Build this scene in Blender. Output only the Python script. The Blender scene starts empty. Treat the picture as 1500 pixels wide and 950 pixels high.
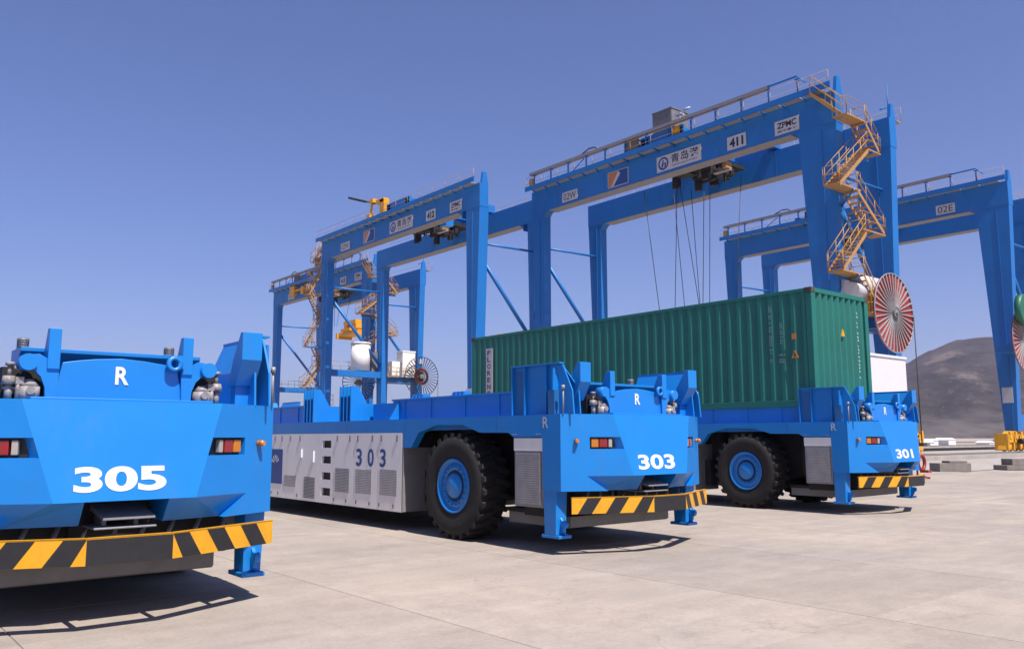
import bpy, bmesh, math, random
from mathutils import Vector, Matrix
from math import sin, cos, pi, radians
random.seed(7)
S = bpy.context.scene
C = S.collection

# ------------------------------------------------------------------ camera
PITCH, YAW, ROLL, FOC = 7.689, 39.662, -0.115, 1227.8
cam = bpy.data.cameras.new("camera"); co = bpy.data.objects.new("camera", cam); C.objects.link(co)
S.camera = co
cam.sensor_fit = 'HORIZONTAL'; cam.sensor_width = 36.0; cam.lens = 36.0 * FOC / 1500.0
cam.clip_start = 0.1; cam.clip_end = 30000
py, ya, ro = radians(PITCH), radians(YAW), radians(ROLL)
fw = Vector((sin(ya)*cos(py), cos(ya)*cos(py), sin(py)))
rt = Vector((cos(ya), -sin(ya), 0)); up = rt.cross(fw)
r2 = rt*cos(ro)+up*sin(ro); u2 = up*cos(ro)-rt*sin(ro)
m = Matrix((r2, u2, -fw)).transposed().to_4x4(); m.translation = Vector((0, 0, 1.552))
co.matrix_world = m

# ------------------------------------------------------------------ sky and sun
SUN = Vector((-0.05, -0.60, 1.0)).normalized()
elev = math.asin(SUN.z)
w = bpy.data.worlds.new("World"); S.world = w; w.use_nodes = True
nt = w.node_tree; nt.nodes.clear()
out = nt.nodes.new('ShaderNodeOutputWorld'); bg = nt.nodes.new('ShaderNodeBackground')
sky = nt.nodes.new('ShaderNodeTexSky'); sky.sky_type = 'NISHITA'; sky.sun_disc = False
sky.sun_elevation = elev; sky.sun_rotation = math.atan2(SUN.x, SUN.y)
sky.altitude = 0; sky.air_density = 1.0; sky.dust_density = 1.0; sky.ozone_density = 5.0
hs = nt.nodes.new('ShaderNodeMix'); hs.data_type = 'RGBA'; hs.blend_type = 'MULTIPLY'
hs.inputs[0].default_value = 1.0; hs.inputs[7].default_value = (0.80, 0.84, 1.15, 1)
nt.links.new(sky.outputs[0], hs.inputs[6]); nt.links.new(hs.outputs[2], bg.inputs[0])
bg.inputs[1].default_value = 0.071
nt.links.new(bg.outputs[0], out.inputs[0])
sl = bpy.data.lights.new("sun", 'SUN'); so = bpy.data.objects.new("sun", sl); C.objects.link(so)
sl.energy = 4.6; sl.angle = radians(0.5); sl.color = (1.0, 0.95, 0.88)
so.rotation_euler = SUN.to_track_quat('Z', 'Y').to_euler(); so.location = (0, 0, 60)
S.view_settings.view_transform = 'Standard'; S.view_settings.look = 'None'
S.view_settings.exposure = 0.74; S.view_settings.gamma = 1.0
S.cycles.use_denoising = True

# ------------------------------------------------------------------ materials
def srgb(r, g, b):
    f = lambda v: (v/255/12.92) if v/255 <= .04045 else ((v/255+.055)/1.055)**2.4
    return (f(r), f(g), f(b))
def mat(name, col, rough=.5, metal=0., vary=.08, scale=3., fine=.0, bump=.0, bscale=40., dirt=0., dirtcol=(.12, .09, .07), rand=0., coat=0.):
    col = tuple(c*.75 for c in col); dirtcol = tuple(c*.75 for c in dirtcol)
    m = bpy.data.materials.new(name); m.use_nodes = True
    n = m.node_tree; P = n.nodes['Principled BSDF']; L = n.links.new
    P.inputs['Roughness'].default_value = rough; P.inputs['Metallic'].default_value = metal
    if coat: P.inputs['Coat Weight'].default_value = coat; P.inputs['Coat Roughness'].default_value = .2
    tc = n.nodes.new('ShaderNodeTexCoord')
    no = n.nodes.new('ShaderNodeTexNoise'); no.inputs['Scale'].default_value = scale; no.inputs['Detail'].default_value = 6; no.inputs['Roughness'].default_value = .62
    L(tc.outputs['Object'], no.inputs['Vector'])
    mr = n.nodes.new('ShaderNodeMapRange'); mr.inputs[1].default_value = .3; mr.inputs[2].default_value = .7
    mr.inputs[3].default_value = 1-vary; mr.inputs[4].default_value = 1+vary
    L(no.outputs['Fac'], mr.inputs[0])
    mx = n.nodes.new('ShaderNodeMix'); mx.data_type = 'RGBA'; mx.blend_type = 'MULTIPLY'; mx.inputs[0].default_value = 1
    mx.inputs[6].default_value = (*col, 1); L(mr.outputs[0], mx.inputs[7])
    last = mx.outputs[2]
    if rand:
        oi = n.nodes.new('ShaderNodeObjectInfo'); m2 = n.nodes.new('ShaderNodeMapRange')
        m2.inputs[3].default_value = 1-rand; m2.inputs[4].default_value = 1+rand; L(oi.outputs['Random'], m2.inputs[0])
        x2 = n.nodes.new('ShaderNodeMix'); x2.data_type = 'RGBA'; x2.blend_type = 'MULTIPLY'; x2.inputs[0].default_value = 1
        L(last, x2.inputs[6]); L(m2.outputs[0], x2.inputs[7]); last = x2.outputs[2]
    if dirt:
        n2 = n.nodes.new('ShaderNodeTexNoise'); n2.inputs['Scale'].default_value = scale*2.3; n2.inputs['Detail'].default_value = 9; n2.inputs['Roughness'].default_value = .7
        mp = n.nodes.new('ShaderNodeMapping'); mp.inputs['Scale'].default_value = (1, 1, .35); L(tc.outputs['Object'], mp.inputs[0]); L(mp.outputs[0], n2.inputs['Vector'])
        m3 = n.nodes.new('ShaderNodeMapRange'); m3.inputs[1].default_value = .52; m3.inputs[2].default_value = .75; m3.inputs[4].default_value = dirt; L(n2.outputs['Fac'], m3.inputs[0])
        x3 = n.nodes.new('ShaderNodeMix'); x3.data_type = 'RGBA'; L(m3.outputs[0], x3.inputs[0]); L(last, x3.inputs[6]); x3.inputs[7].default_value = (*dirtcol, 1); last = x3.outputs[2]
        rr = n.nodes.new('ShaderNodeMapRange'); rr.inputs[3].default_value = rough; rr.inputs[4].default_value = min(1, rough+.3); L(m3.outputs[0], rr.inputs[0]); L(rr.outputs[0], P.inputs['Roughness'])
    L(last, P.inputs['Base Color'])
    if bump:
        n4 = n.nodes.new('ShaderNodeTexNoise'); n4.inputs['Scale'].default_value = bscale; n4.inputs['Detail'].default_value = 5
        L(tc.outputs['Object'], n4.inputs['Vector'])
        b = n.nodes.new('ShaderNodeBump'); b.inputs['Strength'].default_value = bump; b.inputs['Distance'].default_value = .02
        L(n4.outputs['Fac'], b.inputs['Height']); L(b.outputs[0], P.inputs['Normal'])
    return m
M = {}
M['agv'] = mat('vehicle_blue_paint', (.006, .235, .70), .38, vary=.06, scale=1.6, dirt=.22, dirtcol=(.09, .19, .36), bump=.04, bscale=14)
M['agvd'] = mat('machinery_blue_paint', (.014, .15, .42), .5, vary=.12, scale=3, dirt=.25)
M['crane'] = mat('crane_blue_paint', (.007, .178, .56), .45, vary=.07, scale=.35, dirt=.12, dirtcol=(.08, .11, .18))
M['white'] = mat('white_panel_paint', (.99, .95, .91), .5, vary=.05, scale=1.2, dirt=.2, dirtcol=(.35, .31, .28))
M['signw'] = mat('white_sign', (.62, .60, .62), .5, vary=.04)
M['text_w'] = mat('white_lettering', (.85, .85, .86), .5, vary=.02)
M['text_b'] = mat('blue_lettering', (.012, .07, .30), .5, vary=.03)
M['text_k'] = mat('dark_lettering', (.012, .016, .05), .5, vary=.03)
M['yellow'] = mat('yellow_paint', (.86, .40, .010), .45, vary=.1, scale=4, dirt=.2)
M['rail'] = mat('yellow_rail_paint', (.50, .27, .08), .5, vary=.1)
M['black'] = mat('black_paint', (.018, .017, .018), .5, vary=.2, scale=6, dirt=.3, dirtcol=(.05, .04, .03))
M['dark'] = mat('dark_underframe', (.011, .011, .012), .7, vary=.3, scale=5, dirt=.3, dirtcol=(.05, .045, .04))
M['tyre'] = mat('tyre_rubber', (.016, .014, .013), .85, vary=.25, scale=6, bump=.3, bscale=60, dirt=.35, dirtcol=(.06, .05, .04))
M['grey'] = mat('grey_metal', (.33, .32, .34), .5, .2, vary=.1, scale=5, dirt=.2)
M['skirt'] = mat('grey_safety_skirt', (.25, .235, .22), .75, vary=.12, scale=3, dirt=.3)
M['galv'] = mat('galvanised_grating', (.44, .42, .42), .6, .2, vary=.2, scale=6)
M['bounce_tray'] = mat('girder_flange_grey', (.30, .28, .29), .6, vary=.1)  # grey for bounced light under the girders, and for the cable tray itself
M['steel'] = mat('bare_steel', (.42, .40, .38), .35, .8, vary=.15, scale=8)
M['box'] = mat('grey_machinery_house', (.20, .195, .205), .6, vary=.12, scale=3)
M['red'] = mat('red_reel_paint', (.36, .028, .022), .5, vary=.15)
M['lampr'] = mat('red_lamp', (.30, .010, .014), .2, vary=.1, coat=.6)
M['lampo'] = mat('orange_lamp', (.62, .20, .008), .2, vary=.1, coat=.6)
M['lampw'] = mat('clear_lamp', (.42, .38, .34), .15, vary=.1, coat=.6)
M['green'] = mat('container_green_paint', (.009, .175, .135), .5, vary=.10, scale=1.2, dirt=.28, dirtcol=(.05, .10, .08), bump=.05, bscale=8)
M['greend'] = mat('green_drum_paint', (.02, .16, .09), .5)
M['conc'] = mat('concrete_block', (.24, .205, .18), .9, vary=.2, scale=3, bump=.2)
M['rope'] = mat('steel_rope', (.05, .05, .055), .6)
M['valve'] = mat('cast_valve_metal', (.36, .32, .31), .55, .1, vary=.45, scale=14, dirt=.5, dirtcol=(.03, .03, .03))
M['glass'] = mat('cab_glass', (.02, .03, .04), .1)

def ground_mat():
    m = bpy.data.materials.new('weathered_concrete'); m.use_nodes = True
    n = m.node_tree; P = n.nodes['Principled BSDF']; L = n.links.new
    P.inputs['Roughness'].default_value = .9; P.inputs['Specular IOR Level'].default_value = .25
    ge = n.nodes.new('ShaderNodeNewGeometry')
    def noise(sc, det, ro, vec=None):
        t = n.nodes.new('ShaderNodeTexNoise'); t.inputs['Scale'].default_value = sc; t.inputs['Detail'].default_value = det; t.inputs['Roughness'].default_value = ro
        L(vec or ge.outputs['Position'], t.inputs['Vector']); return t.outputs['Fac']
    def mrange(src, a, b, c, d):
        r = n.nodes.new('ShaderNodeMapRange'); r.inputs[1].default_value = a; r.inputs[2].default_value = b; r.inputs[3].default_value = c; r.inputs[4].default_value = d
        L(src, r.inputs[0]); return r.outputs[0]
    def mix(fac, a, b, mode='MIX'):
        x = n.nodes.new('ShaderNodeMix'); x.data_type = 'RGBA'; x.blend_type = mode
        if isinstance(fac, float): x.inputs[0].default_value = fac
        else: L(fac, x.inputs[0])
        for i, v in ((6, a), (7, b)):
            if isinstance(v, tuple): x.inputs[i].default_value = (*v, 1)
            else: L(v, x.inputs[i])
        return x.outputs[2]
    big = mrange(noise(.22, 5, .6), .35, .68, 0, 1)
    c = mix(big, (.360, .299, .246), (.282, .245, .216))
    # broom streaks along the slabs
    mp = n.nodes.new('ShaderNodeMapping'); mp.inputs['Scale'].default_value = (.25, 2.2, 1); mp.inputs['Rotation'].default_value = (0, 0, radians(8)); L(ge.outputs['Position'], mp.inputs[0])
    st = mrange(noise(1.0, 7, .7, mp.outputs[0]), .38, .66, .93, 1.06)
    c = mix(1.0, c, st, 'MULTIPLY')
    med = mrange(noise(2.2, 9, .78), .3, .7, .83, 1.13); c = mix(1.0, c, med, 'MULTIPLY')
    fine = mrange(noise(24., 5, .75), .3, .7, .88, 1.11); c = mix(1.0, c, fine, 'MULTIPLY')
    stain = mrange(noise(.55, 9, .75), .54, .72, 0, .45); c = mix(stain, c, (.175, .152, .138))
    pale = mrange(noise(.38, 6, .7), .55, .70, 0, .5); c = mix(pale, c, (.43, .37, .315))
    oi = n.nodes.new('ShaderNodeObjectInfo'); c = mix(1.0, c, mrange(oi.outputs['Random'], 0, 1, .93, 1.05), 'MULTIPLY')
    # hairline cracks
    dn = n.nodes.new('ShaderNodeTexNoise'); dn.inputs['Scale'].default_value = 1.3; dn.inputs['Detail'].default_value = 6; L(ge.outputs['Position'], dn.inputs['Vector'])
    vm = n.nodes.new('ShaderNodeVectorMath'); vm.operation = 'MULTIPLY_ADD'; L(dn.outputs['Color'], vm.inputs[0]); vm.inputs[1].default_value = (1.6, 1.6, 0); L(ge.outputs['Position'], vm.inputs[2])
    vo = n.nodes.new('ShaderNodeTexVoronoi'); vo.feature = 'DISTANCE_TO_EDGE'; vo.inputs['Scale'].default_value = .16; L(vm.outputs[0], vo.inputs['Vector'])
    ck = mrange(vo.outputs['Distance'], .0006, .0022, .22, 0); c = mix(ck, c, (.10, .09, .085))
    # oil drips and rubber smears along the driving lanes
    mq = n.nodes.new('ShaderNodeMapping'); mq.inputs['Scale'].default_value = (1.5, .10, 1); L(ge.outputs['Position'], mq.inputs[0])
    rb = mrange(noise(1.0, 6, .7, mq.outputs[0]), .60, .78, 0, .28); c = mix(rb, c, (.13, .115, .105))
    dr = mrange(noise(2.6, 3, .5), .76, .80, 0, .35); c = mix(dr, c, (.10, .085, .075))
    L(c, P.inputs['Base Color'])
    b = n.nodes.new('ShaderNodeBump'); b.inputs['Strength'].default_value = .25; b.inputs['Distance'].default_value = .01
    L(noise(55., 4, .7), b.inputs['Height']); L(b.outputs[0], P.inputs['Normal'])
    return m
M['ground'] = ground_mat()

def hill_mat():
    m = bpy.data.materials.new('scrub_hillside'); m.use_nodes = True
    n = m.node_tree; P = n.nodes['Principled BSDF']; L = n.links.new
    P.inputs['Roughness'].default_value = 1; P.inputs['Specular IOR Level'].default_value = 0
    ge = n.nodes.new('ShaderNodeNewGeometry')
    def noise(sc, det, ro, mpx=(1, 1, 1)):
        cx = n.nodes.new('ShaderNodeCombineXYZ')
        for i_, vec in enumerate(((-.378, .926, 0), (.926*.30, .378*.30, 0), (0, 0, 1.6*mpx[2]))):
            dd = n.nodes.new('ShaderNodeVectorMath'); dd.operation = 'DOT_PRODUCT'; dd.inputs[1].default_value = vec; L(ge.outputs['Position'], dd.inputs[0]); L(dd.outputs['Value'], cx.inputs[i_])
        mp = cx
        t = n.nodes.new('ShaderNodeTexNoise'); t.inputs['Scale'].default_value = sc; t.inputs['Detail'].default_value = det; t.inputs['Roughness'].default_value = ro
        L(mp.outputs[0], t.inputs['Vector']); return t.outputs['Fac']
    def ramp(src, a, b, c0, c1):
        r = n.nodes.new('ShaderNodeMapRange'); r.inputs[1].default_value = a; r.inputs[2].default_value = b; L(src, r.inputs[0])
        x = n.nodes.new('ShaderNodeMix'); x.data_type = 'RGBA'; L(r.outputs[0], x.inputs[0])
        for i, v in ((6, c0), (7, c1)):
            if isinstance(v, tuple): x.inputs[i].default_value = (*v, 1)
            else: L(v, x.inputs[i])
        return x.outputs[2]
    c = ramp(noise(.014, 9, .72), .40, .62, (.013, .015, .013), (.048, .042, .036))
    c = ramp(noise(.0075, 7, .62), .60, .67, c, (.115, .092, .074)); c = ramp(noise(.05, 6, .78), .58, .68, c, (.10, .085, .07)); c = ramp(noise(.07, 5, .75), .56, .66, c, (.012, .014, .012))
    sp = n.nodes.new('ShaderNodeSeparateXYZ'); L(ge.outputs['Position'], sp.inputs[0])
    low = n.nodes.new('ShaderNodeMapRange'); low.inputs[1].default_value = 75; low.inputs[2].default_value = 15; L(sp.outputs[2], low.inputs[0])
    mu = n.nodes.new('ShaderNodeMath'); mu.operation = 'MULTIPLY'; L(low.outputs[0], mu.inputs[0]); L(noise(.009, 8, .75, (1, 1, 2)), mu.inputs[1])
    c = ramp(mu.outputs[0], .32, .58, c, (.105, .092, .084))
    L(c, P.inputs['Base Color'])
    return m
M['hill'] = hill_mat()

# ------------------------------------------------------------------ mesh helpers
class B:
    def __init__(s): s.v = []; s.f = []; s.sm = []
    def add(s, vs, fs, smooth=False):
        o = len(s.v); s.v += [tuple(p) for p in vs]
        for f in fs: s.f.append(tuple(i+o for i in f)); s.sm.append(smooth)
        return s
    def box(s, x0, x1, y0, y1, z0, z1):
        return s.add([(x0,y0,z0),(x1,y0,z0),(x1,y1,z0),(x0,y1,z0),(x0,y0,z1),(x1,y0,z1),(x1,y1,z1),(x0,y1,z1)],
            [(3,2,1,0),(4,5,6,7),(0,1,5,4),(1,2,6,5),(2,3,7,6),(3,0,4,7)])
    def hexa(s, b, t):   # bottom 4 points, top 4 points
        return s.add(list(b)+list(t), [(3,2,1,0),(4,5,6,7),(0,1,5,4),(1,2,6,5),(2,3,7,6),(3,0,4,7)])
    def prism(s, poly, ax, a, b):
        def P(u, v, t): return {'x': (t,u,v), 'y': (u,t,v), 'z': (u,v,t)}[ax]
        n = len(poly)
        vs = [P(u,v,a) for u,v in poly]+[P(u,v,b) for u,v in poly]
        fs = [tuple(range(n))[::-1], tuple(range(n, 2*n))]+[(i,(i+1)%n,n+(i+1)%n,n+i) for i in range(n)]
        return s.add(vs, fs)
    def poly(s, pts): return s.add(pts, [tuple(range(len(pts)))])
    def tube(s, p, q, r, n=8, r2=None):
        p = Vector(p); q = Vector(q); d = (q-p).normalized(); a = d.orthogonal().normalized(); b = d.cross(a); r2 = r if r2 is None else r2
        vs = [p+(a*cos(2*pi*i/n)+b*sin(2*pi*i/n))*r for i in range(n)]+[q+(a*cos(2*pi*i/n)+b*sin(2*pi*i/n))*r2 for i in range(n)]
        s.add(vs, [(i,(i+1)%n,n+(i+1)%n,n+i) for i in range(n)], True)
        o = len(s.v)-2*n; s.f += [tuple(range(o+n-1, o-1, -1)), tuple(range(o+n, o+2*n))]; s.sm += [False, False]
        return s
    def path(s, pts, r, n=6):
        for a, b in zip(pts, pts[1:]): s.tube(a, b, r, n)
        return s
    def lathe(s, prof, c, ax='x', n=40, closed=False, smooth=True):  # prof: (r, t) along the axis
        vs = []; k = len(prof)
        for i in range(n):
            a = 2*pi*i/n
            for r, t in prof:
                u, v = r*cos(a), r*sin(a)
                vs.append({'x': (c[0]+t, c[1]+u, c[2]+v), 'y': (c[0]+u, c[1]+t, c[2]+v), 'z': (c[0]+u, c[1]+v, c[2]+t)}[ax])
        fs = []
        for i in range(n):
            j = (i+1) % n
            for q in range(k if closed else k-1):
                q2 = (q+1) % k
                fs.append((i*k+q, i*k+q2, j*k+q2, j*k+q))
        return s.add(vs, fs, smooth)
CACHE = {}
def obj(name, b, mt, parent=None, bevel=0., key=None, loc=None, fix=True):
    me = CACHE.get(key) if key else None
    if me is None:
        if callable(b): b = b()
        me = bpy.data.meshes.new(name); me.from_pydata(b.v, [], b.f)
        me.polygons.foreach_set('use_smooth', b.sm)
        if fix:
            bm = bmesh.new(); bm.from_mesh(me); bmesh.ops.recalc_face_normals(bm, faces=bm.faces); bm.to_mesh(me); bm.free()
        me.materials.append(M[mt] if isinstance(mt, str) else mt); me.update()
        if key: CACHE[key] = me
    o = bpy.data.objects.new(name, me); C.objects.link(o)
    if parent: o.parent = parent
    if loc: o.location = loc
    if bevel:
        md = o.modifiers.new('bevel', 'BEVEL'); md.width = bevel; md.segments = 2; md.limit_method = 'ANGLE'; md.angle_limit = radians(40)
    return o
def empty(name, loc=(0, 0, 0), parent=None):
    o = bpy.data.objects.new(name, None); C.objects.link(o); o.location = loc; o.empty_display_size = .3
    if parent: o.parent = parent
    return o
def tag(o, label=None, cat=None, group=None, kind=None):
    for k, v in (('label', label), ('category', cat), ('group', group), ('kind', kind)):
        if v: o[k] = v
    return o
def copy_tree(o, parent=None):
    c = o.copy(); C.objects.link(c)
    if parent: c.parent = parent
    for ch in list(o.children): copy_tree(ch, c)
    return c
def text(name, body, mt, parent, org, U, V, width, height, bold=.0, key=None, spacing=1.0, depth=.004):
    """flat lettering: org is the lower left corner, U the reading direction, V up"""
    k = ('txt', body, bold, round(width, 3), round(height, 3), spacing)
    U = Vector(U).normalized(); V = Vector(V).normalized(); N = U.cross(V)
    if k in CACHE: pts, fs = CACHE[k]
    else:
        cu = bpy.data.curves.new('lettering', 'FONT'); cu.body = body; cu.offset = bold; cu.resolution_u = 6; cu.space_character = spacing
        o = bpy.data.objects.new('lettering', cu); C.objects.link(o)
        dg = bpy.context.evaluated_depsgraph_get(); me = bpy.data.meshes.new_from_object(o.evaluated_get(dg))
        bpy.data.objects.remove(o); bpy.data.curves.remove(cu)
        xs = [v.co.x for v in me.vertices]; ys = [v.co.y for v in me.vertices]
        x0, x1, y0, y1 = min(xs), max(xs), min(ys), max(ys)
        pts = [((v.co.x-x0)/(x1-x0)*width, (v.co.y-y0)/(y1-y0)*height) for v in me.vertices]
        fs = [tuple(p.vertices) for p in me.polygons]; CACHE[k] = (pts, fs); bpy.data.meshes.remove(me)
    b = B(); O = Vector(org)
    b.add([O+U*u+V*v+N*depth for u, v in pts], fs)
    return obj(name, b, mt, parent, fix=False)

# ------------------------------------------------------------------ setting: yard, track beds, hill
g = obj('concrete_yard', B().add([(-4000,-4000,-.016),(6000,-4000,-.016),(6000,6000,-.016),(-4000,6000,-.016)], [(0,1,2,3)]), 'ground'); tag(g, kind='structure')
SX, SY, X0, Y0 = 2.95, 5.0, 4.3, 3.85
slab = None
for i in range(-3, 12):
    for j in range(-2, 7):
        sb = obj('concrete_slab', lambda: B().hexa([(.0,.0,-.016),(SX,0,-.016),(SX,SY,-.016),(0,SY,-.016)], [(.007,.007,0),(SX-.007,.007,0),(SX-.007,SY-.007,0),(.007,SY-.007,0)]), 'ground', g, key='slab', loc=(X0+i*SX, Y0+j*SY, 0))
def track_bed(y, x0, x1):
    t = obj('track_bed', B().box(x0, x1, y-.75, y+.75, -.016, .28), 'conc'); tag(t, kind='structure')
    obj('crane_rail', B().box(x0, x1, y-.04, y+.04, .28, .42), 'steel', t)
    return t
M['bed'] = mat('pale_track_concrete', (.42, .37, .33), .9, vary=.15, scale=.8)
for y, x0, x1 in ((26.1, 41, 200), (52.3, 40, 240), (54.2, 20, 40), (80.6, 20, 240), (87.2, 20, 240), (113.6, 20, 240)):
    t = track_bed(y, x0, x1); t.data.materials[0] = M['bed']

ap = obj('track_apron', B().add([(36,16.6,.004),(220,16.6,.004),(220,25.3,.004),(36,25.3,.004)], [(0,1,2,3)]), 'bed'); tag(ap, kind='structure')
kb = obj('track_kerb', B().box(66, 230, 43.0, 43.5, -.016, .30), 'dark'); tag(kb, kind='structure')
def hill():
    b = B(); nx, ny = 150, 70
    from mathutils import noise as nz
    d = Vector((.926, .378)).normalized(); e = Vector((-d.y, d.x))
    vs = []
    for j in range(ny+1):
        r = 900+2600*j/ny
        for i in range(nx+1):
            s_ = -1900+3100*i/nx          # sideways, positive = left in the picture
            px, py_ = d.x*r+e.x*s_, d.y*r+e.y*s_
            az = math.degrees(math.atan2(px, py_)); dr = (r-2400)/620
            h = 2400*.101*math.exp(-((az-69.3)/8.0)**2)*math.exp(-dr*dr)
            h += 60*math.exp(-((az-66)/6)**2)*math.exp(-((r-1650)/350)**2)
            n1 = nz.fractal(Vector((px*.0022, py_*.0022, 0)), 1.0, 2.0, 6)
            n2 = nz.fractal(Vector((px*.02, py_*.02, 3)), 1.0, 2.0, 4)
            h = h*(1+.08*n1)+n2*5.5*min(1, h/50)
            edge = min(1, (r-900)/250, (3500-r)/250, (s_+1900)/250, (1200-s_)/250)
            h = h*max(0, edge)-3*(1-max(0, min(1, edge)))-.5
            vs.append((px, py_, h))
    b.add(vs, [(j*(nx+1)+i, j*(nx+1)+i+1, (j+1)*(nx+1)+i+1, (j+1)*(nx+1)+i) for j in range(ny) for i in range(nx)], True)
    return tag(obj('hill', b, 'hill'), kind='structure')
hill()

# ------------------------------------------------------------------ driverless transporters
W, HT, ZB, LEN = 2.93, 1.87, .84, 15.0
YM = LEN
KS = .54                                     # plan slope of the chamfered rear side panels
def panel_y(x): return -KS*min(x, W-x)
def fold_x(z): return .65+.25*(HT-z)/.83
def cen_y(z): return -(.351+.135*(HT-z)/.83)
def mirx(pts): return [(W-p[0], p[1], p[2]) for p in pts]
def rear_body():
    b = B()
    for s in (0, 1):
        f = (lambda p: mirx(p)) if s else (lambda p: p)
        q = lambda *xz: b.poly(f([(x, panel_y(x), z) for x, z in xz]))
        q((0,ZB),(.58,ZB),(.32,1.04),(.90,1.04),(fold_x(1.40),1.40),(0,1.40))
        q((0,1.56),(fold_x(1.56),1.56),(.65,HT),(0,HT))
        q((0,1.40),(.36,1.40),(.36,1.56),(0,1.56))
        # lamp recess
        a, c = .36, fold_x(1.40); c2 = fold_x(1.56); dp = .10
        P = lambda x, z, k: (x+.47*k*.9, panel_y(x)+.88*k, z)
        b.poly(f([P(a,1.40,dp),P(c-.1,1.40,dp),P(c2-.1,1.56,dp),P(a,1.56,dp)]))
        b.poly(f([P(a,1.40,0),P(c,1.40,0),P(c-.1,1.40,dp),P(a,1.40,dp)]))
        b.poly(f([P(a,1.56,0),P(c2,1.56,0),P(c2-.1,1.56,dp),P(a,1.56,dp)]))
        b.poly(f([P(c,1.40,0),P(c2,1.56,0),P(c2-.1,1.56,dp),P(c-.1,1.40,dp)]))
        b.poly(f([P(a,1.40,0),P(a,1.56,0),P(a,1.56,dp),P(a,1.40,dp)]))
        # small step between chamfer end and panel
        b.poly(f([(.32,panel_y(.32),1.04),(.58,panel_y(.58),ZB),(.58,panel_y(.58)+.13,ZB)]))
        # sloping lower strip each side of the coupling opening
        b.poly(f([(.32,panel_y(.32),1.04),(.90,panel_y(.90),1.04),(1.13,cen_y(1.04),1.04),(1.13,-.33,ZB),(.58,panel_y(.58)+.13,ZB)]))
        b.poly(f([(1.13,cen_y(1.04),1.04),(1.13,-.33,ZB),(1.13,.3,ZB),(1.13,.3,1.04)]))
        b.poly(f([(0,0,ZB),(.58,panel_y(.58),ZB),(.58,.4,ZB),(0,.4,ZB)]))
    b.poly([(.65,-.351,HT),(W-.65,-.351,HT),(W-.90,-.486,1.04),(.90,-.486,1.04)])
    b.poly([(1.13,-.486,1.04),(W-1.13,-.486,1.04),(W-1.13,.3,1.04),(1.13,.3,1.04)])
    b.poly([(0,0,HT),(.65,-.351,HT),(W-.65,-.351,HT),(W,0,HT),(W,.02,HT),(0,.02,HT)])
    for x in (0, W): b.poly([(x,0,ZB),(x,0,HT),(x,.022,HT),(x,.022,ZB)])
    return b
SIDE = [(.02,HT),(.02,ZB),(.36,ZB),(.37,1.56),(.99,1.56),(1.1,1.625),(1.78,1.63),(2.21,1.75),(2.92,1.76),(3.45,1.64),(3.67,1.39),(3.92,1.39),(3.92,1.645)]
SIDE = SIDE+[(LEN-y, z) for y, z in SIDE[::-1]]
def chassis():
    b = B()
    # side skirts as a strip of quads along y (the profile is concave)
    low = SIDE[1:-1]
    for x0, x1 in ((0, .13), (W-.13, W)):
        ys = sorted(set([p[0] for p in low]))
        for (ya_, za), (yb, zb) in zip(low, low[1:]):
            if yb-ya_ < 1e-6: continue
            b.hexa([(x0,ya_,za),(x1,ya_,za),(x1,yb,zb),(x0,yb,zb)], [(x0,ya_,HT),(x1,ya_,HT),(x1,yb,HT),(x0,yb,HT)])
    b.box(.13, W-.13, .02, LEN-.02, 1.68, HT-.003)
    return b
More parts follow.
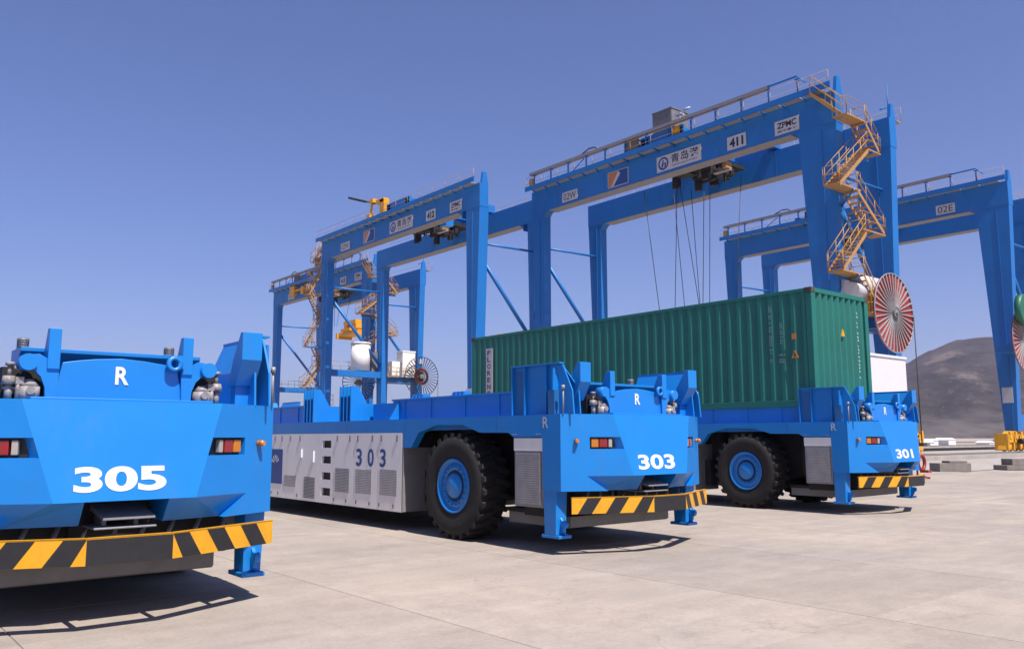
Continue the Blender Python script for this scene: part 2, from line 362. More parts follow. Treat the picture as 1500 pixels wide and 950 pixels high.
def build_agv(first):
    T = empty('transporter')
    P = lambda n, f, mt, par=T, bev=0, **k: obj(n, f, mt, par, bev, **k)
    P('rear_body', rear_body(), 'agv')
    fb = B(); fb.box(.0, W, LEN-.018, LEN+.3, ZB, HT); P('nose_body', fb, 'agv')
    P('chassis', chassis(), 'agv', fix=True)
    for sx in (0, 1):
        X2 = (-.0025, .001) if not sx else (W-.001, W+.0025)
        for y in (1.36, 3.86, 5.9, LEN-5.9, LEN-3.86, LEN-1.36): P('weld_seam', lambda: B().box(*X2, -.006, .006, 1.66 if abs(y-LEN/2) < 5 else 1.655, HT-.002), 'agvd', key=None).location = (0, y, 0)
        bb = B()
        for y in (.42, .48, .93, .99): bb.tube((X2[0]-.006 if not sx else X2[1]-.004, y, 1.60), (X2[0]+.004 if not sx else X2[1]+.006, y, 1.60), .010, 8)
        P('panel_bolts', bb, 'grey')['kind'] = 'stuff'
    u = B(); u.box(.75, W-.75, 1.2, LEN-1.2, .72, 1.68); u.box(.45, W-.45, 3.75, LEN-3.75, .42, 1.0)
    for y in (2.47, LEN-2.47): u.box(.35, W-.35, y-.22, y+.22, .6, 1.0)
    for x in (.62, W-.62):
        for y in (1.35, 3.5): u.tube((x, y, .75), (x, y, 1.6), .09)
    P('underframe', u, 'dark')
    # running gear
    for y in (2.47, LEN-2.47):
        for s in (0, 1):
            wh = empty('wheel', (0 if not s else W, y, .815), T); sg = 1 if not s else -1
            def tyre():
                b = B(); pr = [(.40,.02),(.47,-.0),(.62,-.03),(.72,-.02),(.76,.02),(.77,.10),(.77,.40),(.76,.48),(.72,.52),(.62,.53),(.47,.50),(.40,.48)]
                b.lathe([(r, t*1.0) for r, t in pr], (0,0,0), 'x', 48, closed=True)
                for k in range(26):
                    for q, (t0, t1, off) in enumerate(((.0,.26,0),(.24,.50,.5))):
                        a = 2*pi*(k+off)/26; da = .055; sk = .09 if q == 0 else -.09
                        def R(t, r, aa): return (t, r*cos(aa), r*sin(aa))
                        bt = [R(t0,.745,a-da+sk),R(t1,.745,a-da),R(t1,.745,a+da),R(t0,.745,a+da+sk)]
                        tp = [R(t0+.0,.816,a-da*.8+sk),R(t1,.82,a-da*.8),R(t1,.82,a+da*.8),R(t0+.0,.816,a+da*.8+sk)]
                        if q == 1: bt = [R(t0,.745,a-da),R(t1,.745,a-da-sk),R(t1,.745,a+da-sk),R(t0,.745,a+da)]; tp = [R(t0,.82,a-da*.8),R(t1,.816,a-da*.8-sk),R(t1,.816,a+da*.8-sk),R(t0,.82,a+da*.8)]
                        b.hexa(bt, tp)
                    a = 2*pi*k/26
                    for tt in (-.012,):
                        b.hexa([(tt,.66*cos(a-.05),.66*sin(a-.05)),(.03,.66*cos(a-.05),.66*sin(a-.05)),(.03,.66*cos(a+.05),.66*sin(a+.05)),(tt,.66*cos(a+.05),.66*sin(a+.05))],
                               [(.0,.80*cos(a+.04),.80*sin(a+.04)),(.04,.80*cos(a+.04),.80*sin(a+.04)),(.04,.80*cos(a+.14),.80*sin(a+.14)),(.0,.80*cos(a+.14),.80*sin(a+.14))])
                return b
            def rim():
                b = B(); b.lathe([(.42,.04),(.42,-.005),(.395,-.012),(.375,.035),(.345,.05),(.335,.025),(.24,.035),(.232,.10),(.202,.10),(.196,.03),(.18,.0),(.0,-.005)], (0,0,0), 'x', 40)
                return b
            def bolts():
                b = B()
                for k in range(18):
                    a = 2*pi*k/18; b.tube((.05,.29*cos(a),.29*sin(a)), (.005,.29*cos(a),.29*sin(a)), .013, 6)
                return b
            for nm, f, mt in (('tyre', tyre, 'tyre'), ('rim', rim, 'agv'), ('wheel_bolts', bolts, 'agvd'), ('groove_shade_ring', lambda: B().lathe([(.232,.02),(.205,.02)], (.012,0,0), 'x', 32), 'dark')):  # the dark ring puts the hub groove's shade into colour
                o = obj(nm, f, mt, wh, key='agv_'+nm)
                if nm == 'wheel_bolts': o['kind'] = 'stuff'
                if s: o.scale = (-1, 1, 1)
    # lamps, markers
    for s in (0, 1):
        base = Vector((.36, panel_y(.36), 1.48))
        pk = lambda x, k: (x+.47*k*.9, panel_y(x)+.88*k)
        hb = B()
        def slot(b, xa, xb, z0, z1, k0, k1):
            p = [pk(xa,k0),pk(xb,k0),pk(xb,k1),pk(xa,k1)]
            pt = [[(x,y,z) for x,y in p] for z in (z0, z1)]
            if s: pt = [mirx(a) for a in pt]
            b.hexa(*pt)
        slot(hb, .365, .70, 1.405, 1.555, .075, .095); P('lamp_housing', hb, 'black')
        for nm, xa, xb, mt in (('indicator_lamp', .385, .475, 'lampo'), ('tail_lamp', .485, .585, 'lampr'), ('reversing_lamp', .60, .645, 'lampw')):
            lb = B(); slot(lb, xa, xb, 1.422, 1.54, .02, .075); P(nm, lb, mt, bev=.008)
        mb = B(); x = .19 if not s else W-.19; y = panel_y(x); dx = -.47 if not s else .47
        mb.tube((x, y, 1.505), (x+dx*.03, y-.028, 1.505), .03, 12); mb.tube((x+dx*.03, y-.028, 1.505), (x+dx*.075, y-.07, 1.505), .036, 14, .022)
        P('marker_lamp', mb, 'lampo')
    # coupling in the opening
    cb = B(); cb.box(1.14, W-1.14, .05, .28, .62, 1.03); P('coupling_recess', cb, 'dark')
    cp = B(); cp.hexa([(1.3,-.40,.875),(1.72,-.40,.875),(1.72,.05,.93),(1.3,.05,.93)], [(1.3,-.40,.90),(1.72,-.40,.90),(1.72,.05,.99),(1.3,.05,.99)]); cp.box(1.24, 1.74, -.38, .05, .80, .818)
    cp.box(1.34, 1.38, -.2, .05, .80, .93); cp.box(1.6, 1.64, -.2, .05, .80, .93)
    P('coupling', cp, 'grey', bev=.006)
    # pipes and brackets under the rear body
    hb = B(); hb.box(.5, W-.5, .12, .5, .5, .82); hb.box(.3, .5, .35, 1.1, .45, .8); hb.box(W-.5, W-.3, .35, 1.1, .45, .8)
    P('rear_crossmember', hb, 'dark')
    hb = B()
    for k in range(9):
        x = .5+k*.24; hb.tube((x, .05-.02*(k % 3), .60+.03*(k % 2)), (x+.1, .08, .84), .022, 6)
    hb.path([(.45,-.02,.70),(1.0,-.12,.67),(1.5,-.05,.72),(2.1,-.1,.66),(2.5,0,.72)], .018); P('hose_bundle', hb, 'grey')
    # bumper: three straight plates with hazard paint
    PL = [(.04,-.165),(1.13,-.64),(W-1.13,-.64),(W-.04,-.165)]
    bz0, bz1 = .553, .768
    bu = B()
    for (ax, ay), (bx, by) in zip(PL, PL[1:]):
        d = Vector((bx-ax, by-ay)).normalized(); n = Vector((-d.y, d.x))
        bu.hexa([(ax,ay,bz0),(bx,by,bz0),(bx+n.x*.025,by+n.y*.025,bz0),(ax+n.x*.025,ay+n.y*.025,bz0)], [(ax,ay,bz1),(bx,by,bz1),(bx+n.x*.025,by+n.y*.025,bz1),(ax+n.x*.025,ay+n.y*.025,bz1)])
        bu.hexa([(ax,ay,bz1-.012),(bx,by,bz1-.012),(bx+n.x*.035,by+n.y*.035,bz1-.012),(ax+n.x*.035,ay+n.y*.035,bz1-.012)], [(ax,ay,bz1+.001),(bx,by,bz1+.001),(bx+n.x*.035,by+n.y*.035,bz1+.001),(ax+n.x*.035,ay+n.y*.035,bz1+.001)])
    BP = P('bumper', bu, 'yellow')
    for sgi in (0, 2):
        (ax, ay), (bx, by) = PL[sgi], PL[sgi+1]
        if sgi == 2: (ax, ay), (bx, by) = (bx, by), (ax, ay)
        Ls = math.hypot(bx-ax, by-ay); ux, uy = (bx-ax)/Ls, (by-ay)/Ls; nx_, ny_ = (uy, -ux) if sgi == 0 else (-uy, ux)
        H = bz1-bz0-.012
        for k in range(3):
            a0 = .10+k*.40-.02; wd = .20; sh = .14
            pts = [(a0-.0, 0), (a0+wd, 0), (a0+wd+sh, H), (a0+sh, H)]
            pts = [(min(max(u_, 0.0), Ls), v) for u_, v in pts]
            sb = B(); sb.poly([(ax+ux*u_+nx_*.003, ay+uy*u_+ny_*.003, bz0+.001+v) for u_, v in pts]); obj('hazard_stripe', sb, 'black', BP, fix=False)
    sb = B(); sb.poly([(1.13,-.643,bz0),(W-1.13,-.643,bz0),(W-1.13,-.643,bz1-.013),(1.13,-.643,bz1-.013)]); obj('hazard_stripe', sb, 'black', BP, fix=False)
    st = B()
    for x in (.55, 1.15, 1.78, 2.38):
        yb = -.64+max(0, abs(x-W/2)-.335)*.437
        st.box(x-.025, x+.025, yb+.03, .15, .63, .67)
    P('bumper_strut', st, 'dark')
    sk = B(); sk.prism([(.26,.33),(.30,.31),(1.6,.31),(1.6,.47),(.26,.47)], 'x', .42, 2.49); P('safety_skirt', sk, 'skirt', bev=.006)
    sk = B(); sk.box(.38, 2.52, .5, 1.62, .472, .53); P('skirt_mount', sk, 'dark')
    # outrigger feet
    for x0, x1, sx in ((0.005, .21, 0), (W-.21, W-.005, 1)):
        fbm = B(); fbm.hexa([(x0+.005,.115,.26),(x1-.02,.115,.26),(x1-.02,.345,.26),(x0+.005,.345,.26)], [(x0,.10,ZB+.02),(x1,.10,ZB+.02),(x1,.36,ZB+.02),(x0,.36,ZB+.02)])
        fbm.box(x0-.0, x1+.03 if not sx else x1, .05, .40, .215, .258)
        if sx: fbm.box(x0-.03, x0, .05, .40, .215, .258)
        xm = (x0+x1)/2; fbm.prism([(.118,.258),(.05,.30),(.05,.42),(.118,.50)], 'x', xm-.02, xm+.02)
        fbm.tube((xm-.03,.05,.40),(xm+.03,.05,.40),.055,12)
        P('support_foot', fbm, 'agv', bev=.008)
    # side cabinets beside the rear post
    for sx in (0, 1):
        f = lambda x0, x1, *r: (B().box(W-x1, W-x0, *r) if sx else B().box(x0, x1, *r))
        P('cabinet', f(.02, .5, .375, .985, .60, 1.545), 'grey', bev=.006)
        P('cabinet_lid', f(.008, .03, .37, .99, 1.37, 1.548), 'white', bev=.004)
        fr = f(.006, .02, .41, .95, .63, 1.35); o = P('cabinet_grille', fr, 'grey')
        sl_ = B()
        for k in range(22):
            z = .645+k*.0318
            sl_.box(*( (0.0, .008) if not sx else (W-.008, W)), .43, .93, z, z+.02)
        obj('grille_slats', sl_, 'galv', o)['kind'] = 'stuff'
        # panelled equipment houses
        hb = f(.05, .95, 3.94, LEN-3.94, .33, 1.64); eh = P('equipment_house', hb, 'dark')
        ed = [3.95, 4.76, 5.62, 6.38, 7.02, 7.78, 8.60, 9.4, 10.2, LEN-3.95]
        for a, c in zip(ed, ed[1:]):
            holes = abs(a-6.38) < .01
            if holes:
                pb = B()
                zs = [.31, .45, .60, .755, .895, 1.065, 1.205, 1.365, 1.505, 1.64]
                X_ = (.0, .05) if not sx else (W-.05, W)
                pb.box(*X_, a+.004, 6.50, .31, 1.64); pb.box(*X_, 6.87, c-.004, .31, 1.64)
                for z0, z1 in zip(zs[::2], zs[1::2]): pb.box(*X_, 6.50, 6.87, z0, z1)
                P('side_panel', pb, 'white', eh)
            else:
                P('side_panel', f(.0, .05, a+.004, c-.004, .31, 1.64), 'white', eh, .004)
        P('house_end', f(.0, .95, 3.915, 3.937, .32, 1.39), 'skirt', eh)
        for y0, y1, z0, z1, mt in ((5.76,6.30,.55,1.0,'grey'), (4.95,5.52,.56,1.0,'galv'), (4.10,4.66,.57,1.02,'galv'), (8.0,8.55,.56,.8,'galv'), (7.14,7.62,.37,.79,'box')):
            gb = B(); nn = int((z1-z0)/.028)
            for k in range(nn):
                z = z0+k*(z1-z0)/nn
                gb.box(*((-.007, .002) if not sx else (W-.002, W+.007)), y0, y1, z, z+.017)
            P('louvre_grille', gb, mt, eh)
        for y in (9.05,8.7,8.3,7.84,6.24,5.75,5.45,4.93,4.62,4.1):
            P('latch', f(-.014, .004, y-.018, y+.018, 1.49, 1.60), 'box', eh)
        for y in (9.17,8.83,7.92,6.33,5.86,5.48,5.0,4.67,4.2):
            P('latch', f(-.012, .004, y-.02, y+.02, .37, .43), 'box', eh)
        P('door_handle', f(-.03, .0, 7.73, 7.755, 1.16, 1.33), 'text_w', eh); P('door_handle', f(-.03, .0, 7.19, 7.215, 1.08, 1.30), 'text_w', eh)
        lp = P('emblem_plate', f(-.006, .0, 8.66, 9.36, .595, 1.32), 'text_b', eh)
        em = B(); xx = -.009 if not sx else W+.009
        for k in range(5):
            a = .5+k*.5; em.poly([(xx, 9.0+.05*cos(a), 1.0+.05*sin(a)), (xx, 9.0+.2*cos(a-.16), 1.0+.2*sin(a-.16)), (xx, 9.0+.2*cos(a+.16), 1.0+.2*sin(a+.16))])
        P('emblem', em, 'text_w', eh, fix=False)
    # deck: coaming beams with stiffeners
    for s in (0, 1):
        X = lambda a, c: (a, c) if not s else (W-c, W-a)
        for ya_, yb_, ribs in ((1.15, 4.75, (1.68, 2.56, 3.53, 4.35)), (8.15, LEN-1.15, (8.6, 9.5, 10.4, 11.3, 12.2, 13.1))):
            cb = B(); cb.box(*X(.30,.38), ya_, yb_, HT-.004, 2.215); cb.box(*X(.27,.40), ya_-.003, yb_+.003, 2.212, 2.24)
            co_ = P('coaming', cb, 'agv')
            for y in ribs: P('coaming_rib', lambda: B().box(*X(.285,.30), -.015, .015, HT-.004, 2.211), 'agv', co_, key='crib%d' % s).location = (0, y, 0)
        # triangular end of the coaming
        gb = B(); gb.prism([(X(.38,.39)[0],HT-.004),(X(.30,.31)[0],HT-.004),(X(.1,.11)[0],HT-.004),(X(.30,.31)[0],2.2)], 'y', 4.52, 4.56); P('coaming_gusset', gb, 'agv', co_)
        # corner guides at both ends and twin guides amidships
        for end in (0, 1):
            Y = lambda y: y if not end else LEN-y
            gu = empty('corner_guide', (0,0,0), T)
            xs = lambda x: x if not s else W-x
            H0 = HT-.004
            pl = B()       # outer skin with a sloping rear edge, then the inner funnel skin
            for q4 in ([(1.10,H0),(1.10,2.56),(.06,2.56),(.06,H0)], [(.06,H0),(.06,2.56),(-.13,2.19),(-.16,H0)]): pl.prism([(Y(a), z) for a, z in q4], 'x', *sorted((xs(.10), xs(.122))))
            obj('guide_plate', pl, 'agv', gu)
            fp = B()
            for (xa, za), (xb, zb) in (((.24, H0), (.24, 2.22)), ((.24, 2.22), (.10, 2.555))):
                ye = lambda z: -.14 if z < 2 else (-.11 if z < 2.4 else .07)
                fp.hexa([(xs(xa),Y(ye(za)),za),(xs(xa+.02),Y(ye(za)),za),(xs(xa+.02),Y(1.1),za),(xs(xa),Y(1.1),za)], [(xs(xb),Y(ye(zb)),zb),(xs(xb+.02),Y(ye(zb)),zb),(xs(xb+.02),Y(1.1),zb),(xs(xb),Y(1.1),zb)])
            obj('funnel_plate', fp, 'agv', gu)
            tp = B(); tp.box(*sorted((xs(.04), xs(.125))), *sorted((Y(.05), Y(1.10))), 2.56, 2.58); obj('guide_rim', tp, 'agv', gu)
            for y in (1.08, .80, .34):
                rb = B(); rb.prism([(xs(.05),H0),(xs(.10),H0),(xs(.10),2.56),(xs(.055),2.56)], 'y', *sorted((Y(y), Y(y)+.022))); obj('guide_rib', rb, 'agv', gu)
            rb = B(); rb.prism([(xs(.0),2.2),(xs(.10),2.2),(xs(.10),2.30),(xs(.035),2.5),(xs(.01),2.5)], 'y', *sorted((Y(.14), Y(.165)))); obj('guide_rib', rb, 'agv', gu)
            rb = B(); rb.box(*sorted((xs(.005), xs(.095))), *sorted((Y(.12), Y(.25))), H0, 2.2); obj('guide_post', rb, 'agvd', gu)
            db = B(); db.box(*sorted((xs(.092), xs(.0995))), *sorted((Y(.84), Y(1.06))), H0+.01, 2.5); obj('guide_shade_panel', db, 'agvd', gu)  # darker blue sheet stands for shade between ribs; no opening is cut
            pr = B(); pr.tube((xs(.03), Y(-.03), HT), (xs(.03), Y(-.03), 2.22), .012, 6); pr.tube((xs(.03), Y(-.03), 2.2), (xs(.03), Y(-.03), 2.26), .026, 8); obj('sensor_rod', pr, 'grey', gu)
        if True:
            for end in (0, 1):
                Y = lambda y: y if not end else LEN-y
                xs = lambda x: x if not s else W-x
                ho = B(); hp = [(-.18,2.575),(-.18,2.305),(-.03,2.06),(.16,2.06),(.05,2.32),(-.12,2.575)]
                ho.prism([(Y(a), z) for a, z in hp], 'x', *sorted((xs(.215), xs(.415)))); P('guide_horn', ho, 'agv', bev=.006)
                po = B(); po.box(*sorted((xs(.16), xs(.235))), *sorted((Y(.08), Y(.16))), HT-.004, 2.09); po.box(*sorted((xs(.25), xs(.39))), *sorted((Y(.02), Y(.14))), HT-.004, 2.062); P('horn_post', po, 'agv')
        for y0 in (5.84, 7.38):
            mg = empty('middle_guide', (0,0,0), T); xs = lambda x: x if not s else W-x
            pr = [(.04,HT-.004),(.04,2.53),(.20,2.53),(.40,2.2),(.62,2.2),(.62,HT-.004)]
            obj('guide_plate', B().prism([(xs(a),z) for a,z in pr], 'y', y0, y0+.03), 'agv', mg)
            obj('guide_plate', B().prism([(xs(a),z) for a,z in pr], 'y', y0+.42, y0+.45), 'agv', mg)
            for yy in (y0+.14, y0+.28): obj('guide_rib', B().prism([(xs(.04),HT-.004),(xs(.04),2.53),(xs(.2),2.53),(xs(.4),2.2),(xs(.4),HT-.004)], 'y', yy, yy+.025), 'agv', mg)
            obj('guide_core', B().box(*sorted((xs(.17), xs(.22))), y0+.03, y0+.42, HT-.004, 2.515), 'agv', mg)
        obj('deck_box', B().box(*X(.45,.85), 4.9, 5.7, HT-.004, 2.19), 'agv', T)
        # round deck lights
    lb = B(); lb.box(1.0, 1.93, 4.9, 5.0, HT-.004, 2.19); lb.box(.38, W-.38, 1.2, 1.26, HT-.004, 2.2); lb.box(.38, W-.38, LEN-1.26, LEN-1.2, HT-.004, 2.2); P('deck_crossbeam', lb, 'agv')
    pf = B()
    for y in (2.2, 4.0, 9.0, 10.8, 12.6): pf.box(.38, W-.38, y, y+.12, HT-.004, 2.12)
    P('deck_bearer', pf, 'agv')
    # rear bolster with fins, rollers, valves
    for end in (0, 1):
        Y = lambda y: y if not end else LEN-y
        bo = empty('bolster', (0,0,0), T)
        ar = [(.93,HT+.025),(.985,2.2),(1.1,2.222),(1.25,2.243),(1.46,2.258),(1.67,2.243),(1.83,2.222),(1.945,2.2),(2.0,HT+.025)]
        ab = B(); ab.prism(ar, 'y', *sorted((Y(-.07), Y(-.03)))); ab.box(.72, W-.72, *sorted((Y(-.30), Y(.3))), HT-.002, HT+.022)
        obj('arch_plate', ab, 'agv', bo, .005)
        hb = B(); hb.prism([(Y(.15),2.335),(Y(.15),2.30),(Y(.5),2.08),(Y(.6),2.08),(Y(.6),2.335)], 'x', .70, W-.70); hb.box(.95, 1.98, *sorted((Y(.2), Y(.6))), HT, 2.1); obj('cross_plate', hb, 'agv', bo, .004)
        for sx in (0, 1):
            xs = lambda x: x if not sx else W-x
            fn = B(); fn.prism([(Y(-.12),2.485),(Y(-.12),2.14),(Y(-.09),2.10),(Y(-.02),2.09),(Y(.12),1.96),(Y(.10),2.2),(Y(-.04),2.485)], 'x', *sorted((xs(.86), xs(.955)))); fn.box(*sorted((xs(.875), xs(.94))), *sorted((Y(.0), Y(.2))), HT, 2.1)
            obj('fin', fn, 'agv', bo, .006)
            br = [(.945,HT+.022),(.955,2.1),(.90,2.2),(.80,2.262),(.68,2.245),(.66,2.12),(.76,2.13),(.82,2.07),(.855,1.98),(.86,HT+.022)]
            bb = B()
            q = [(xs(a), z) for a, z in br]
            for i in range(4): bb.prism([q[i], q[i+1], q[8-i], q[9-i]], 'y', *sorted((Y(-.10), Y(-.06))))
            obj('roller_bracket', bb, 'agv', bo)
            rl = B(); rl.tube((xs(.715), Y(-.16), 2.185), (xs(.715), Y(-.02), 2.185), .07, 16); obj('roller', rl, 'agv', bo)
            va = B(); va.tube((xs(.745), Y(-.05), HT), (xs(.745), Y(-.05), 1.985), .085, 16); va.tube((xs(.745), Y(-.05), 1.985), (xs(.745), Y(-.05), 2.045), .085, 16, .03)
            va.tube((xs(.745), Y(-.05), 1.95), (xs(.745), Y(-.15), 1.95), .035, 10)
            va.tube((xs(.60), Y(-.03), HT), (xs(.60), Y(-.03), 2.0), .032, 10); va.tube((xs(.60), Y(-.03), 2.0), (xs(.60), Y(-.03), 2.07), .06, 12, .045); va.tube((xs(.60), Y(-.03), 2.07), (xs(.60), Y(-.03), 2.16), .018, 8); va.tube((xs(.60), Y(-.03), 2.155), (xs(.60), Y(-.03), 2.185), .036, 10)
            va.tube((xs(.56), Y(-.03), 1.97), (xs(.74), Y(-.04), 1.97), .014, 6); va.tube((xs(.60), Y(-.03), 2.17), (xs(.69), Y(.0), 2.1), .014, 6)
            va.tube((xs(.66), Y(-.08), HT), (xs(.66), Y(-.08), 2.02), .02, 6); va.box(*sorted((xs(.64), xs(.70))), *sorted((Y(-.1), Y(-.02))), 2.0, 2.06)
            obj('hydraulic_valve', va, 'valve', bo)
            db = B(); db.box(*sorted((xs(.56), xs(.87))), *sorted((Y(.06), Y(.2))), HT-.003, 2.15); obj('valve_shade_box', db, 'dark', bo)  # solid dark box stands in for the shaded opening behind the valves
            gx = .785 if not sx else 2.07; gt = B(); gt.tube((gx, Y(.6), 2.3), (gx, Y(.6), 2.455), .047, 14)
            for kk in range(5): gt.lathe([(.047,-.006),(.054,0),(.047,.006)], (gx, Y(.6), 2.36+kk*.02), 'z', 14); obj('breather', gt, 'grey', bo)
        rg = B(); rg.lathe([(.072,-.02),(.036,-.02),(.036,.02),(.072,.02)], (1.90, Y(-.13), 2.23), 'y', 20, closed=True); rg.box(1.93, 1.985, *sorted((Y(-.145), Y(-.115))), 2.19, 2.31); obj('lifting_eye', rg, 'agv', bo)
        # solid dark box paints the shade of the gap under the arch plate
        db = B(); db.box(1.0, 1.93, *sorted((Y(-.02), Y(.18))), HT, 2.19); obj('bolster_shade_box', db, 'dark', bo)
    return T
proto = build_agv(True)
AGVS = [('305', (.622, 8.042), 'big blue driverless container transporter numbered 305, nearest and cut off by the left edge', .73, .21),
        ('303', (7.753, 8.336), 'empty blue driverless transporter numbered 303 with white side panels, in the middle', .77, .205),
        ('301', (16.124, 8.827), 'blue driverless transporter numbered 301 loaded with the green container', .74, .19)]
agv = {}
for i, (num, (x, y), lab, tw, th) in enumerate(AGVS):
    T = proto if i == 0 else copy_tree(proto)
    agv[num] = T
    T.location = (x, y, 0); tag(T, lab, 'transporter', 'driverless transporters parked side by side')
for num, (x, y), lab, tw, th in AGVS:
    T = agv[num]
    V = Vector((0, cen_y(1.87)-cen_y(1.04), .83)).normalized()
    z0 = 1.115; yb = cen_y(z0)
    text('fleet_number', num, 'text_w', T, (1.41-tw/2, yb, z0), (1,0,0), V, tw, th, bold=.036 if num == '305' else .03)
    text('letter', 'R', 'text_w', T, (1.41, -.0725, 2.025), (1,0,0), (0,0,1), .115, .16, bold=.03)
    text('letter', 'R', 'signw', T, (-.001, .35, 1.685), (0,-1,0), (0,0,1), .115, .15, bold=.01)
    eh = T
    for k, (ch, ya_, yb_) in enumerate(zip(num, (5.51, 5.09, 4.67), (5.25, 4.83, 4.42))):
        text('fleet_digit', ch, 'text_b', eh, (-.002, ya_, 1.045), (0,-1,0), (0,0,1), (ya_-yb_)*(.5 if ch == '1' else 1)*.8, .315, bold=.018)

# ------------------------------------------------------------------ green container on 301
def container(X, Y, Z):
    T = empty('shipping_container', (X, Y, Z)); CW, CL, CH = 2.438, 12.19, 2.591
    # corrugated side walls: trapezoidal profile
    def corr(n, length, depth):
        pts = []; p = length/n
        for k in range(n):
            a = k*p; pts += [(a, 0), (a+p*.26, 0), (a+p*.5, depth), (a+p*.76, depth)]
        pts.append((length, 0)); return pts
    pr = corr(42, CL-.32, .038)
    for s in (0, 1):
        b = B(); vs = []
        for t, d in pr:
            x = .004+d if not s else CW-.004-d
            vs += [(x, .16+t, .16), (x, .16+t, CH-.09)]
        b.add(vs, [(2*i, 2*i+2, 2*i+3, 2*i+1) for i in range(len(pr)-1)])
        obj('side_wall', b, 'green', T, fix=False)
    pe = corr(9, CW-.22, .065)
    for s in (0, 1):
        b = B(); vs = []
        for t, d in pe:
            y = .008+d if not s else CL-.008-d
            vs += [(.11+t, y, .14), (.11+t, y, CH-.10)]
        b.add(vs, [(2*i, 2*i+2, 2*i+3, 2*i+1) for i in range(len(pe)-1)]); obj('end_wall', b, 'green', T, fix=False)
    rb = B(); rb.box(.02, CW-.02, .02, CL-.02, CH-.05, CH-.02); obj('roof', rb, 'green', T)
    fb = B(); fb.box(.03, CW-.03, .03, CL-.03, .05, .15); obj('floor', fb, 'dark', T)
    for x0, x1 in ((0, .06), (CW-.06, CW)):
        obj('top_rail', B().box(x0, x1, .18, CL-.18, CH-.09, CH-.01), 'green', T, .006)
        obj('bottom_rail', B().box(x0, x1, .18, CL-.18, .02, .165), 'green', T, .006)
    for y0, y1 in ((0, .06), (CL-.06, CL)):
        obj('end_rail', B().box(.16, CW-.16, y0, y1, CH-.11, CH-.01), 'green', T, .006); obj('end_rail', B().box(.16, CW-.16, y0, y1, .02, .14), 'green', T, .006)
    for x0 in (0, CW-.16):
        for y0 in (0, CL-.16):
            obj('corner_post', B().box(x0+.004, x0+.156, y0+.004, y0+.156, .12, CH-.12), 'green', T, .01)
            for z0 in (0, CH-.118):
                b = B(); b.box(x0-.003, x0+.163, y0-.003, y0+.175, z0, z0+.12); obj('corner_casting', b, 'greend' if z0 == 0 else 'conc_rust', T, .012)
    # white company strip with stacked letters, reads FLORENS
    zt = 2.16
    b = B(); b.box(-.008, .0, 11.07, 11.42, .55, 2.17); st = obj('letter_strip', b, 'signw', T)
    for k, ch in enumerate('FLORENS'):
        text('letter', ch, 'text_k', st, (-.010, 11.345, zt-.205-k*.215), (0,-1,0), (0,0,1), .17, .155, bold=.02)
    # small markings: rows of tiny print
    def smallprint(y0, y1, z0, z1, rows, horizontal=True):
        b = B(); rnd = random.Random(int(y0*1000)); z = z1
        while z > z0:
            for r in range(rows):
                ya_ = y1-(y1-y0)*(r+.1)/rows; yb_ = ya_-(y1-y0)*.7/rows*rnd.uniform(.5, 1)
                b.poly([(-.012, ya_, z), (-.012, yb_, z), (-.012, yb_, z-.035), (-.012, ya_, z-.035)])
            z -= rnd.choice((.05, .05, .055, .075, .10))
        return b
    b = smallprint(.99, 1.07, 1.15, 2.28, 2); obj('print_marks', b, 'printw', T, fix=False)
    b = smallprint(.72, .80, 1.44, 1.88, 2); obj('print_marks', b, 'printw', T, fix=False)
    b = smallprint(.68, .84, 1.02, 1.18, 4); obj('print_marks', b, 'printw', T, fix=False)
    b = smallprint(1.0, 1.07, .98, 1.08, 2); obj('print_marks', b, 'printw', T, fix=False)
    obj('round_sticker', B().box(-.014, 0, .41, .51, 1.48, 1.61), 'lampo', T)
    tri = B(); tri.prism([(.36,1.07),(.54,1.07),(.45,1.24)], 'x', -.014, 0); ts = obj('warning_triangle', tri, 'lampo', T)
    obj('triangle_mark', B().box(-.017, -.014, .435, .465, 1.1, 1.18), 'black', ts)
    tri = B(); tri.prism([(1.18,1.60),(1.31,1.60),(1.245,1.76)], 'y', -.006, .02); obj('warning_triangle', tri, 'yellow', T)
    b = B(); rnd = random.Random(3); z = 2.2
    while z > .7:
        b.poly([(1.86, -.002, z), (1.9+rnd.uniform(0, .04), -.002, z), (1.9+rnd.uniform(0, .04), -.002, z-.05), (1.86, -.002, z-.05)]); z -= rnd.choice((.075, .09, .14))
    obj('print_marks', b, 'printw', T, fix=False)
    return tag(T, 'green corrugated shipping container with a white letter strip, riding on transporter 301', 'container')
M['conc_rust'] = mat('rusty_casting', (.07, .06, .045), .8, vary=.3, scale=12)
M['printw'] = mat('faded_white_print', (.30, .40, .40), .6, vary=.3, scale=20)
container(16.124+1.465-1.219, 9.62, 2.19)

